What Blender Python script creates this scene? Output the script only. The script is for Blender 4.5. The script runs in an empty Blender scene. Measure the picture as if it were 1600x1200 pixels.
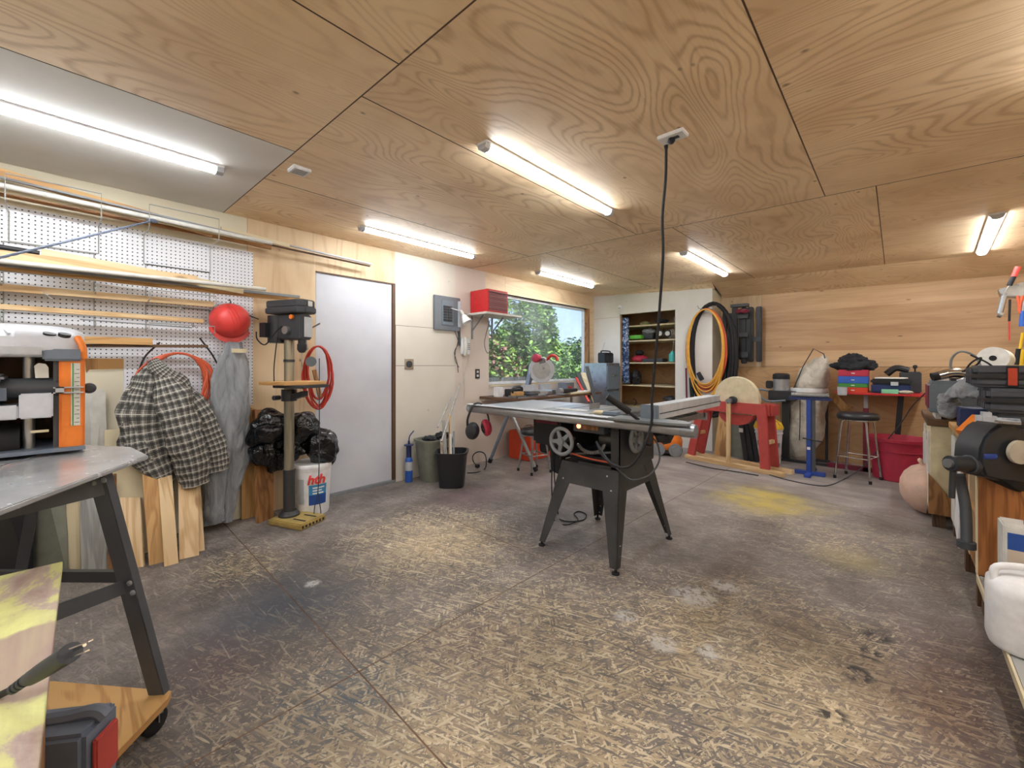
import bpy, bmesh, math, random
from mathutils import Vector, Matrix, noise
random.seed(7)
C = bpy.context.scene.collection
SC = bpy.context.scene
PI = math.pi
# ---------------------------------------------------------------- camera, world, exposure
FW = Vector((-.6767, .7363, 0)); RT = Vector((.7363, .6767, 0)); H = 1.209; FP = 653.0
cam_d = bpy.data.cameras.new('camera'); cam = bpy.data.objects.new('camera', cam_d); C.objects.link(cam)
cam.location = (0, 0, H); cam.rotation_euler = (PI/2, 0, math.atan2(.6767, .7363))
cam_d.sensor_width = 36; cam_d.lens = FP/1600*36; cam_d.shift_y = -30/1600; cam_d.clip_start = .05; cam_d.clip_end = 400
SC.camera = cam
SC.view_settings.view_transform = 'Standard'; SC.view_settings.look = 'None'
SC.view_settings.gamma = 1; SC.view_settings.use_curve_mapping = False
SC.view_settings.exposure = 1.66
TUBE = 19.0            # strength of the LED tubes
w = bpy.data.worlds.new('sky'); SC.world = w; w.use_nodes = True
wn = w.node_tree.nodes; wl = w.node_tree.links; wn.clear()
wo = wn.new('ShaderNodeOutputWorld'); bg = wn.new('ShaderNodeBackground'); bg.inputs[1].default_value = .55
tc = wn.new('ShaderNodeTexCoord'); sx = wn.new('ShaderNodeSeparateXYZ'); rp = wn.new('ShaderNodeValToRGB')
rp.color_ramp.elements[0].position = 0.0; rp.color_ramp.elements[0].color = (.55, .72, 1, 1)
rp.color_ramp.elements[1].position = .45; rp.color_ramp.elements[1].color = (.26, .45, .95, 1)
nz = wn.new('ShaderNodeTexNoise'); nz.inputs['Scale'].default_value = 5; nz.inputs['Detail'].default_value = 6
cr = wn.new('ShaderNodeValToRGB'); cr.color_ramp.elements[0].position = .60; cr.color_ramp.elements[1].position = .75
mx = wn.new('ShaderNodeMixRGB'); mx.inputs[2].default_value = (1, 1, 1, 1)
wl.new(tc.outputs['Generated'], sx.inputs[0]); wl.new(sx.outputs['Z'], rp.inputs[0]); wl.new(tc.outputs['Generated'], nz.inputs['Vector'])
wl.new(nz.outputs['Fac'], cr.inputs[0]); wl.new(cr.outputs[0], mx.inputs[0]); wl.new(rp.outputs[0], mx.inputs[1]); wl.new(mx.outputs[0], bg.inputs[0]); wl.new(bg.outputs[0], wo.inputs[0])
sd = bpy.data.lights.new('sun', 'SUN'); sd.energy = 3.2; sd.angle = .02; sd.color = (1, .95, .86)
so = bpy.data.objects.new('sun', sd); C.objects.link(so); so.rotation_euler = (math.radians(8), math.radians(42), 0)

# ---------------------------------------------------------------- positions in the room
def ray(px, py): return FW + RT*((px-800)/FP) + Vector((0, 0, (570-py)/FP))
def at(px, py, d): return ray(px, py)*d + Vector((0, 0, H))
def fl(px, py, z=0.0): return at(px, py, (z-H)/ray(px, py).z)
def onx(px, py, x): return at(px, py, x/ray(px, py).x)
def ony(px, py, y): return at(px, py, y/ray(px, py).y)
CEIL = lambda x: 2.299-.02*x

# ---------------------------------------------------------------- mesh helpers
def catmull(pts, n=6):
    pts = [Vector(p) for p in pts]
    if len(pts) < 3: return pts
    q = [2*pts[0]-pts[1]]+pts+[2*pts[-1]-pts[-2]]; out = []
    for i in range(1, len(q)-2):
        a, b, c, d = q[i-1:i+3]
        for k in range(n):
            t = k/n
            out.append(.5*((2*b)+(c-a)*t+(2*a-5*b+4*c-d)*t*t+(3*b-a-3*c+d)*t**3))
    out.append(pts[-1]); return out

class MB:
    def __init__(s): s.bm = bmesh.new(); s.uv = None
    def _hex(s, v):
        b = [s.bm.verts.new(p) for p in v]
        for f in ((3, 2, 1, 0), (4, 5, 6, 7), (0, 1, 5, 4), (1, 2, 6, 5), (2, 3, 7, 6), (3, 0, 4, 7)): s.bm.faces.new([b[i] for i in f])
        return s
    def box(s, a, b):
        x0, x1 = sorted((a[0], b[0])); y0, y1 = sorted((a[1], b[1])); z0, z1 = sorted((a[2], b[2]))
        return s._hex([(x0, y0, z0), (x1, y0, z0), (x1, y1, z0), (x0, y1, z0), (x0, y0, z1), (x1, y0, z1), (x1, y1, z1), (x0, y1, z1)])
    def obox(s, c, size, M):      # oriented box, M a 3x3 rotation
        c = Vector(c); hx, hy, hz = [q/2 for q in size]
        return s._hex([c+M @ Vector(p) for p in ((-hx, -hy, -hz), (hx, -hy, -hz), (hx, hy, -hz), (-hx, hy, -hz), (-hx, -hy, hz), (hx, -hy, hz), (hx, hy, hz), (-hx, hy, hz))])
    def beam(s, a, b, wd, t, side=None, wd2=None):   # bar a->b, width wd along 'side', thickness t
        a = Vector(a); b = Vector(b); d = (b-a).normalized()
        sd_ = Vector(side) if side is not None else (Vector((0, 0, 1)).cross(d) if abs(d.z) < .95 else Vector((1, 0, 0)))
        sd_ = (sd_-d*sd_.dot(d)).normalized(); n = d.cross(sd_).normalized(); w2 = wd if wd2 is None else wd2
        f = lambda p, w_: [p-sd_*w_/2-n*t/2, p+sd_*w_/2-n*t/2, p+sd_*w_/2+n*t/2, p-sd_*w_/2+n*t/2]
        return s._hex(f(a, wd)+f(b, w2))
    def slab(s, pts, t, n=None):   # polygon given by 3D points, thickened by t
        pts = [Vector(p) for p in pts]
        if n is None: n = (pts[1]-pts[0]).cross(pts[2]-pts[0]).normalized()
        n = Vector(n)*t
        a = [s.bm.verts.new(p) for p in pts]; b = [s.bm.verts.new(p+n) for p in pts]; k = len(pts)
        s.bm.faces.new(a[::-1]); s.bm.faces.new(b)
        for i in range(k): s.bm.faces.new([a[i], a[(i+1) % k], b[(i+1) % k], b[i]])
        return s
    def rings(s, rs, close=True, capa=True, capb=True):
        L = [[s.bm.verts.new(p) for p in r] for r in rs]; n = len(L[0])
        for i in range(len(L)-1):
            for j in range(n if close else n-1):
                s.bm.faces.new([L[i][j], L[i][(j+1) % n], L[i+1][(j+1) % n], L[i+1][j]])
        if capa and n > 2: s.bm.faces.new(L[0][::-1])
        if capb and n > 2: s.bm.faces.new(L[-1])
        return s
    def tube(s, pts, r, n=8, smooth=5, r2=None, flat=1.0):
        p = catmull(pts, smooth) if smooth else [Vector(q) for q in pts]
        rs = []; up = None; m = len(p)
        for i, c in enumerate(p):
            d = (p[min(i+1, m-1)]-p[max(i-1, 0)])
            d = d.normalized() if d.length > 1e-9 else Vector((0, 0, 1))
            if up is None: up = Vector((0, 0, 1)) if abs(d.z) < .9 else Vector((1, 0, 0))
            u = (up-d*up.dot(d)).normalized(); v = d.cross(u); up = u
            rr = r if r2 is None else r+(r2-r)*i/(m-1)
            rs.append([c+(u*math.cos(2*PI*j/n)+v*math.sin(2*PI*j/n)*flat)*rr for j in range(n)])
        return s.rings(rs)
    def cyl(s, a, b, r, r2=None, n=20): return s.tube([a, b], r, n, 0, r2)
    def lathe(s, c, prof, n=28, ax=(0, 0, 1), flat=1.0, solid=True):
        ax = Vector(ax).normalized(); u = Vector((1, 0, 0)) if abs(ax.x) < .9 else Vector((0, 1, 0))
        u = (u-ax*u.dot(ax)).normalized(); v = ax.cross(u); c = Vector(c)
        return s.rings([[c+ax*z+(u*math.cos(2*PI*j/n)+v*math.sin(2*PI*j/n)*flat)*max(r, 1e-4) for j in range(n)] for r, z in prof], capa=solid, capb=solid)
    def ring(s, c, R, r, ax=(0, 0, 1), n=32, a0=0, a1=2*PI, k=8, sq=1.0):
        ax = Vector(ax).normalized(); u = Vector((0, 0, 1)) if abs(ax.z) < .9 else Vector((1, 0, 0))
        u = (u-ax*u.dot(ax)).normalized(); v = ax.cross(u); c = Vector(c)
        return s.tube([c+u*math.cos(a0+(a1-a0)*i/n)*R*sq+v*math.sin(a0+(a1-a0)*i/n)*R for i in range(n+1)], r, k, 0)
    def blob(s, c, size, amp=.12, fr=3.0, seed=0, sub=4, ridge=True, zmin=None):
        g = bmesh.ops.create_icosphere(s.bm, subdivisions=sub, radius=1)
        c = Vector(c); o = Vector((seed*7.3, seed*3.1, seed*1.7))
        for v in g['verts']:
            p = v.co.copy(); q = p*fr+o
            a = noise.noise(q)+.5*noise.noise(q*2.1)+(.5*(abs(noise.noise(q*3.7))*2-.5) if ridge else 0)
            p = p*(1+amp*a)
            w_ = Vector((p.x*size[0], p.y*size[1], p.z*size[2]))+c
            if zmin is not None: w_.z = max(w_.z, zmin)
            v.co = w_
        return s
    def limb(s, pts, wd, th, side, folds=.1, fr=6, seed=0, n=28, sm=8, caps=True):   # soft tube of cloth: width along side, folds
        p = catmull(pts, sm); m = len(p); side = Vector(side); K = len(pts)-1; rs = []
        for i, c in enumerate(p):
            t = i/(m-1)*K; k = min(int(t), K-1); f = t-k; f = f*f*(3-2*f)
            W = wd[k]*(1-f)+wd[k+1]*f; T = th[k]*(1-f)+th[k+1]*f
            d = (p[min(i+1, m-1)]-p[max(i-1, 0)]).normalized(); u = (side-d*side.dot(d)).normalized(); v = d.cross(u)
            r = []
            for j in range(n):
                a = 2*PI*j/n; q = c+u*math.cos(a)*W/2+v*math.sin(a)*T/2
                e = 1+folds*(noise.noise(Vector((math.cos(a)*1.5+seed*3, math.sin(a)*1.5, i/m*fr)))*1.6+.7*noise.noise(Vector((math.cos(a)*3+seed, math.sin(a)*3, i/m*fr*2.5))))
                r.append(c+(q-c)*e)
            rs.append(r)
        s.uvr = (wd, m, n)
        return s.rings(rs, capa=caps, capb=caps)
    def sheet(s, fn, nu, nv, t=0):
        g = [[s.bm.verts.new(fn(i/nu, j/nv)) for j in range(nv+1)] for i in range(nu+1)]
        for i in range(nu):
            for j in range(nv): s.bm.faces.new([g[i][j], g[i+1][j], g[i+1][j+1], g[i][j+1]])
        if t:
            bmesh.ops.solidify(s.bm, geom=s.bm.faces[:], thickness=t)
        return s
    def obj(s, name, m, parent=None, grain='z', smooth=35, bev=0, keepuv=False):
        me = bpy.data.meshes.new(name); bm = s.bm
        bmesh.ops.recalc_face_normals(bm, faces=bm.faces[:])
        if bev:
            es = [e for e in bm.edges if len(e.link_faces) == 2 and e.calc_face_angle(0) > .6]
            try: bmesh.ops.bevel(bm, geom=es, offset=bev, segments=2, affect='EDGES', clamp_overlap=True)
            except Exception: pass
        uv = bm.loops.layers.uv.verify(); gi = 'xyz'.index(grain); oth = [i for i in range(3) if i != gi]
        ox, oy = random.random()*9, random.random()*9
        if not keepuv:
            for f in bm.faces:
                nn = [abs(q) for q in f.normal]; k = nn.index(max(nn))
                if k == gi: a, b = oth
                else: a = gi; b = [i for i in oth if i != k][0]
                for l in f.loops: l[uv].uv = (l.vert.co[a]+ox, l.vert.co[b]+oy)
        for e in bm.edges: e.smooth = not (len(e.link_faces) == 2 and e.calc_face_angle(0) > math.radians(smooth))
        for f in bm.faces: f.smooth = True
        bm.to_mesh(me); bm.free()
        for q in (m if isinstance(m, (list, tuple)) else [m]): me.materials.append(MT[q] if isinstance(q, str) else q)
        o = bpy.data.objects.new(name, me); C.objects.link(o)
        if parent is not None:
            o.parent = parent; root = parent
            while root.parent: root = root.parent
            me.transform(Matrix.Translation(-root.location))
        else:
            xs = [v.co for v in me.vertices]
            c = Vector(((min(v.x for v in xs)+max(v.x for v in xs))/2, (min(v.y for v in xs)+max(v.y for v in xs))/2, min(v.z for v in xs)))
            me.transform(Matrix.Translation(-c)); o.location = c
        return o
def thing(name, label, cat, loc, group=None):
    o = bpy.data.objects.new(name, None); C.objects.link(o); o.location = loc; o.empty_display_size = .1
    o['label'] = label; o['category'] = cat
    if group: o['group'] = group
    return o
def tag(o, label, cat, group=None, kind=None):
    o['label'] = label; o['category'] = cat
    if group: o['group'] = group
    if kind: o['kind'] = kind
    return o
def lab(o, label): o['label'] = label; return o
def struct(o, label=None):
    o['kind'] = 'structure'
    if label: o['label'] = label
    return o
def dup(root, delta, label=None):
    def cp(o, par):
        c = o.copy(); C.objects.link(c); c.parent = par
        for ch in list(o.children): cp(ch, c)
        return c
    r = cp(root, None); r.location = root.location+Vector(delta)
    if label: r['label'] = label
    return r
def rz(a): return Matrix.Rotation(a, 3, 'Z')

# ---------------------------------------------------------------- materials
MT = {}
def srgb(c):
    if isinstance(c, str): c = [int(c[i:i+2], 16)/255 for i in (0, 2, 4)]
    return tuple((q/12.92 if q <= .04045 else ((q+.055)/1.055)**2.4) for q in c)+(1,)
class N:
    def __init__(s, name):
        s.m = bpy.data.materials.new(name); s.m.use_nodes = True; s.t = s.m.node_tree; s.n = s.t.nodes
        s.b = s.n['Principled BSDF']; MT[name] = s.m
    def nd(s, typ, **kw):
        n = s.n.new('ShaderNode'+typ)
        for k, v in kw.items():
            if k in ('inp',):
                for a, b in v.items(): s.put(n.inputs[a], b)
            else: setattr(n, k, v)
        return n
    def put(s, inp, v):
        if isinstance(v, bpy.types.NodeSocket): s.t.links.new(v, inp)
        else: inp.default_value = v
    def math(s, op, a, b=0, c=0):
        n = s.nd('Math', operation=op); s.put(n.inputs[0], a); s.put(n.inputs[1], b); s.put(n.inputs[2], c); return n.outputs[0]
    def uv(s): return s.nd('TexCoord').outputs['UV']
    def ob(s): return s.nd('TexCoord').outputs['Object']
    def geo(s): return s.nd('NewGeometry').outputs['Position']
    def map(s, v, sc=(1, 1, 1), rot=(0, 0, 0), loc=(0, 0, 0)):
        n = s.nd('Mapping'); s.put(n.inputs[0], v); n.inputs['Scale'].default_value = sc; n.inputs['Rotation'].default_value = rot; n.inputs['Location'].default_value = loc; return n.outputs[0]
    def noise(s, v, sc=5, det=4, rough=.5, dist=0, out='Fac'):
        n = s.nd('TexNoise'); s.put(n.inputs['Vector'], v); n.inputs['Scale'].default_value = sc; n.inputs['Detail'].default_value = det; n.inputs['Roughness'].default_value = rough; n.inputs['Distortion'].default_value = dist; return n.outputs[out]
    def ramp(s, f, st, interp='LINEAR'):
        n = s.nd('ValToRGB'); s.put(n.inputs[0], f); e = n.color_ramp.elements; n.color_ramp.interpolation = interp
        while len(e) < len(st): e.new(.5)
        for el, (p, c) in zip(e, st): el.position = p; el.color = srgb(c) if not isinstance(c, (int, float)) else (c, c, c, 1)
        return n.outputs[0]
    def mix(s, f, a, b, mode='MIX'):
        n = s.nd('MixRGB', blend_type=mode); s.put(n.inputs[0], f)
        s.put(n.inputs[1], a if isinstance(a, bpy.types.NodeSocket) else srgb(a)); s.put(n.inputs[2], b if isinstance(b, bpy.types.NodeSocket) else srgb(b)); return n.outputs[0]
    def bump(s, h, st=.3, d=.01):
        n = s.nd('Bump'); s.put(n.inputs['Height'], h); n.inputs['Strength'].default_value = st; n.inputs['Distance'].default_value = d; s.t.links.new(n.outputs[0], s.b.inputs['Normal'])
    def fin(s, col, rough=.5, metal=0, spec=.5):
        s.put(s.b.inputs['Base Color'], col if isinstance(col, bpy.types.NodeSocket) else srgb(col)); s.put(s.b.inputs['Roughness'], rough); s.b.inputs['Metallic'].default_value = metal
        s.b.inputs['Specular IOR Level'].default_value = spec; return s.m
def plain(name, c, rough=.5, metal=0, wear=.12, spec=.5, sc=14, bump=0):
    n = N(name); f = n.noise(n.ob(), sc, 5, .6)
    c = srgb(c)[:3]
    def tone(k):
        q = n.nd('RGB'); q.outputs[0].default_value = tuple(min(1, v*k) for v in c)+(1,); return q.outputs[0]
    if bump: n.bump(n.noise(n.ob(), sc*5, 3), bump, .004)
    return n.fin(n.mix(n.ramp(f, [(.3, 0.0), (.7, 1.0)]), tone(1-wear), tone(1+wear)), n.math('ADD', n.math('MULTIPLY', f, .2), rough-.1), metal, spec)
def wood(name, c1, c2, fr=14, sc=(1.3, 9), knots='7a5030', rough=.55, detail='c09060'):
    n = N(name); u = n.uv(); v = n.map(u, (sc[0], sc[1], 1))
    f = n.noise(v, 1.0, 3, .55, .6); s_ = n.math('SINE', n.math('MULTIPLY', f, fr*6.28))
    fine = n.noise(n.map(u, (4, 160, 1)), 1, 3, .6)
    g = n.math('ADD', n.math('MULTIPLY', s_, .28), n.math('ADD', n.math('MULTIPLY', fine, .5), .25))
    col = n.ramp(g, [(.1, c2), (.5, c1), (.95, c1)])
    vo = n.nd('TexVoronoi'); n.put(vo.inputs['Vector'], n.map(u, (1.5, 4.5, 1))); vo.inputs['Scale'].default_value = 1.0
    kn = n.ramp(vo.outputs['Distance'], [(.03, 1.0), (.07, 0.0)])
    col = n.mix(n.math('MULTIPLY', kn, .7), col, knots)
    big = n.noise(u, 1.6, 2)
    col = n.mix(n.ramp(big, [(.35, 0.0), (.7, .35)]), col, c2)
    n.bump(g, .12, .002); return n.fin(col, rough)
def contour(name, c1, c2, fr=9, sc=(.75, 2.4), rough=.5):        # rotary cut plywood
    n = N(name); u = n.uv(); v = n.map(u, (sc[0], sc[1], 1))
    f = n.noise(v, 1.0, 1.5, .4, .35); f2 = n.noise(n.map(u, (5, 10, 1)), 1, 2)
    ph = n.math('MULTIPLY', n.math('ADD', f, n.math('MULTIPLY', f2, .022)), fr*6.28*2)
    s_ = n.math('ADD', n.math('MULTIPLY', n.math('SINE', ph), .5), .5)
    s2 = n.math('POWER', s_, 3.0)
    fine = n.noise(n.map(u, (3, 75, 1)), 1, 4, .65)
    a = n.math('ADD', n.math('MULTIPLY', s2, .75), n.math('MULTIPLY', n.math('SUBTRACT', fine, .5), 1.3))
    amt = n.ramp(n.noise(u, .9, 2), [(.35, .35), (.65, 1.0)])
    col = n.mix(n.math('MULTIPLY', a, n.math('MULTIPLY', amt, .62)), c1, c2)
    t = n.noise(u, 2.2, 4); col = n.mix(n.ramp(t, [(.4, 0.0), (.75, .4)]), col, c2)
    vo = n.nd('TexVoronoi'); n.put(vo.inputs['Vector'], n.map(u, (4.4, 6.4, 1))); vo.inputs['Scale'].default_value = 1.0
    kn = n.ramp(vo.outputs['Distance'], [(.03, 1.0), (.08, 0.0)])
    col = n.mix(n.math('MULTIPLY', kn, .7), col, '6e4c30')
    return n.fin(col, rough)
contour('ceiling_plywood', 'f5dbb6', 'b0844f', 17)
contour('wall_plywood', 'dcc4a0', 'b8936a', 5, (.45, 3.2))
contour('plywood_low', 'c9a377', '966f48', 11, (1.2, 2.4))
wood('pine', 'dfc398', 'bd9460', 5, (.9, 6)); wood('old_pine', 'd2a76c', 'a5753f', 6, (1, 7)); wood('oak_panel', 'bd7c42', '7e4a22', 12, (1.2, 5))
wood('pale_wood', 'dccfae', 'c4b48e', 3, (.8, 6)); wood('grey_wood', 'a9a8a4', '7c7a78', 6, (1, 8), '5c5a58'); wood('brown_wood', 'a87848', '6a4426', 8, (1, 6)); wood('dark_wood', '6d5038', '3c2a1c', 8, (1, 6))
wood('live_edge', 'd0a46a', '8a5c34', 6, (.8, 5))
# cedar-like back wall with broad bands of different tone
n = N('banded_plywood'); u = n.uv(); sp = n.nd('SeparateXYZ'); n.put(sp.inputs[0], u)
f = n.noise(n.map(u, (.8, 9, 1)), 1, 4, .6, .4); f2 = n.noise(n.map(u, (3, 120, 1)), 1, 3)
bw = n.nd('TexNoise'); bw.noise_dimensions = '1D'; n.put(bw.inputs['W'], n.math('SNAP', sp.outputs['Y'], .262)); bw.inputs['Scale'].default_value = 3.7; bw.inputs['Detail'].default_value = 0
g = n.math('ADD', n.math('MULTIPLY', f, .5), n.math('ADD', n.math('MULTIPLY', f2, .2), n.math('SUBTRACT', n.math('MULTIPLY', bw.outputs['Fac'], 1.1), .3)))
col = n.ramp(g, [(.35, 'ad8560'), (.62, 'd6b48c'), (.8, 'e4c9a2')])
vo = n.nd('TexVoronoi'); n.put(vo.inputs['Vector'], n.map(u, (2.4, 7, 1))); vo.inputs['Scale'].default_value = 1
col = n.mix(n.ramp(vo.outputs['Distance'], [(.03, .7), (.07, 0.0)]), col, '6a4628'); n.fin(col, .5)
# drywall and painted surfaces
def wallpaint(name, c, c2, sc=1.1):
    n = N(name); p = n.geo(); f = n.noise(p, sc, 5, .6); g = n.noise(p, 40, 2)
    n.bump(g, .05, .002); vo = n.nd('TexVoronoi'); n.put(vo.inputs['Vector'], p); vo.inputs['Scale'].default_value = 2.6
    col = n.mix(n.ramp(f, [(.35, 0.0), (.7, 1.0)]), c, c2); col = n.mix(n.ramp(vo.outputs['Distance'], [(.02, .35), (.035, 0.0)]), col, '8a7c6c'); return n.fin(col, .75)
wallpaint('drywall', 'dcd6cb', 'd0c9bd'); wallpaint('drywall_pink', 'd8ccc2', 'd2c4b8'); wallpaint('cream_paint', 'dbd3bd', 'cfc6ae'); wallpaint('white_paint', 'e4e2de', 'd4d1cb'); wallpaint('door_paint', 'd0d2da', 'c2c4cd', 2)
plain('seam', '4a3c30', .9); plain('jamb_brown', '5d4432', .6)
# pegboard
n = N('pegboard'); p = n.geo(); sp = n.nd('SeparateXYZ'); n.put(sp.inputs[0], p); S = .0254
fy = n.math('SUBTRACT', n.math('FRACT', n.math('DIVIDE', sp.outputs['Y'], S)), .5); fz = n.math('SUBTRACT', n.math('FRACT', n.math('DIVIDE', sp.outputs['Z'], S)), .5)
dd = n.math('SQRT', n.math('ADD', n.math('MULTIPLY', fy, fy), n.math('MULTIPLY', fz, fz)))
n.fin(n.mix(n.math('LESS_THAN', dd, .16), 'e2e4ea', '2c2c30'), .5)
# ------------- floor: worn painted strand board
n = N('strand_board'); P = n.geo(); strands = []
for k, (ang, s1, s2) in enumerate(((.25, 22, 150), (1.35, 19, 125), (2.3, 25, 160), (-.62, 20, 140), (.8, 21, 118), (1.9, 24, 150), (2.85, 18, 130))):
    vo = n.nd('TexVoronoi'); n.put(vo.inputs['Vector'], n.map(n.map(P, (1, 1, 1), (0, 0, ang), (k*3.3, k*1.7, 0)), (s1, s2, 1))); vo.inputs['Scale'].default_value = 1
    b_ = n.nd('SeparateColor'); n.put(b_.inputs[0], vo.outputs['Color']); strands.append((b_.outputs[0], b_.outputs[1]))
val = strands[0][0]; top = strands[0][1]
for a, b_ in strands[1:]:
    pick = n.math('GREATER_THAN', b_, .70); q = n.nd('Mix'); n.put(q.inputs[0], pick); n.put(q.inputs[2], val); n.put(q.inputs[3], a); val = q.outputs[0]
bare = n.ramp(val, [(0, '8b7a62'), (.4, 'a69376'), (.75, 'c2ae8c'), (1, 'e0d1b2')])
paint = n.ramp(n.math('ADD', n.math('MULTIPLY', n.noise(P, 3.5, 6, .65), .75), n.math('MULTIPLY', val, .2)), [(.25, '5c5654'), (.5, '857c77'), (.75, 'b5aca5')])
def spot(cx, cy, r, soft=.5, sx_=1, sy_=1):
    q = n.nd('VectorMath', operation='LENGTH'); n.put(q.inputs[0], n.map(P, (sx_, sy_, 0), (0, 0, 0), (-cx*sx_, -cy*sy_, 0)))
    d = n.math('ADD', q.outputs['Value'], n.math('MULTIPLY', n.math('SUBTRACT', n.noise(P, 2.6, 5, .6), .5), r*1.3))
    return n.ramp(n.math('DIVIDE', d, r), [(1-soft, 1.0), (1, 0.0)])
wear = n.math('MAXIMUM', spot(-1.0, .9, 1.5, .8, 1, .8), n.math('MAXIMUM', spot(-.35, 1.9, 1.2, .8), spot(-2.3, 1.75, .95, .8)))
wear = n.math('MAXIMUM', wear, n.math('MULTIPLY', spot(-.3, 3.7, 1.3, .9), .55))
wear = n.math('MAXIMUM', wear, n.math('MULTIPLY', spot(-2.9, .75, .45, .8), .8))
wear = n.math('MULTIPLY', wear, .80)
th = n.math('ADD', n.math('ADD', n.math('MULTIPLY', wear, .62), n.math('MULTIPLY', n.noise(P, 2.6, 10, .8), .85)), n.math('MULTIPLY', n.math('SUBTRACT', val, .5), .42))
exposed = n.math('MULTIPLY', n.ramp(th, [(.66, 0.0), (.92, 1.0)]), .88)
for (cx, cy, r, col_, am) in ((*fl(1195, 781).xy, .42, 'd2bc50', .85), (*fl(1320, 870).xy, .25, 'b9a85a', .45), (*fl(440, 950).xy, .42, '40566c', .75), (*fl(545, 1090).xy, .28, '4a6478', .75), (*fl(330, 1050).xy, .3, '5a3f4a', .6), (-2.9, 2.6, .45, '7a5a66', .5), (-1.35, 1.2, .3, '6a4450', .35), (-2.7, 3.4, .4, '8a7480', .4)):
    paint = n.mix(n.math('MULTIPLY', spot(cx, cy, r, .8), am), paint, col_)
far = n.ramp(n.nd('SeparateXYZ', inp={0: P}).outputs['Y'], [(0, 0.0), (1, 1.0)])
far_light = n.math('MULTIPLY', n.ramp(n.math('MULTIPLY', n.nd('SeparateXYZ', inp={0: P}).outputs['Y'], .2), [(.5, 0.0), (.9, 1.0)]), .55)  # paler toward the back: light on the far floor put into the paint colour
paint = n.mix(far_light, paint, n.ramp(n.noise(n.map(P, (2, 9, 1), (0, 0, .35)), 1, 5, .6), [(.3, '978e8c'), (.7, 'c8c0ba')]))
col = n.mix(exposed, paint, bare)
big = n.ramp(n.noise(P, 1.0, 4, .6), [(.35, .62), (.65, 1.08)]); col = n.mix(1.0, col, big, 'MULTIPLY')
lf = n.math('MULTIPLY', spot(-2.0, .55, 1.25, .7), .5); col = n.mix(lf, col, '4a4644')
rb = n.math('MULTIPLY', spot(.15, 2.2, .55, .9, 1.6, .6), .6); col = n.mix(rb, col, '5a3c34')
shade_stain = n.math('MAXIMUM', spot(*fl(1120, 890).xy, .5, .9), spot(*fl(1230, 980).xy, .42, .9)); col = n.mix(n.math('MULTIPLY', shade_stain, .55), col, '4b3b2c')  # brown stain, mostly the saw's shadow painted into the floor colour
sc2 = n.noise(n.map(P, (3, 60, 1), (0, 0, .5)), 1, 4, .6); col = n.mix(n.ramp(sc2, [(.60, 0.0), (.70, .4)]), col, 'b5aa98')
vo = n.nd('TexVoronoi'); n.put(vo.inputs['Vector'], P); vo.inputs['Scale'].default_value = 7; nn = n.math('ADD', vo.outputs['Distance'], n.math('MULTIPLY', n.noise(P, 30, 2), .05))
col = n.mix(n.ramp(nn, [(.045, .8), (.06, 0.0)]), col, 'd6d2c8')
for cx, cy, r in [(*fl(px_, py_).xy, r_) for px_, py_, r_ in ((1373, 996, .045), (1361, 1022, .04), (1338, 1052, .04), (1303, 1118, .04))]: col = n.mix(n.math('MULTIPLY', n.math('MULTIPLY', spot(cx, cy, r*1.5, .5), n.ramp(n.noise(P, 22, 3, .6), [(.48, 0.0), (.52, 1.0)])), .9), col, '1e1f22')
nsp = n.ramp(n.noise(P, 26, 4, .7), [(.44, 0.0), (.50, 1.0)])
for cx, cy, r in [(*fl(px_, py_).xy, r_) for px_, py_, r_ in ((1082, 930, .13), (1130, 915, .09), (1035, 1005, .07), (978, 962, .06), (1108, 1018, .05), (488, 912, .05))]: col = n.mix(n.math('MULTIPLY', n.math('MULTIPLY', spot(cx, cy, r, .5), nsp), .8), col, 'b9b7b4')
ysp = n.math('MULTIPLY', spot(*fl(1195, 781).xy, .55, .8), n.ramp(n.noise(P, 5, 5, .7), [(.42, .25), (.55, .8)])); col = n.mix(ysp, col, 'cdb85a')
n.bump(val, .25, .003); n.fin(col, n.math('ADD', n.math('MULTIPLY', n.noise(P, 3, 4), .3), .36), 0, .4)

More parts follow.
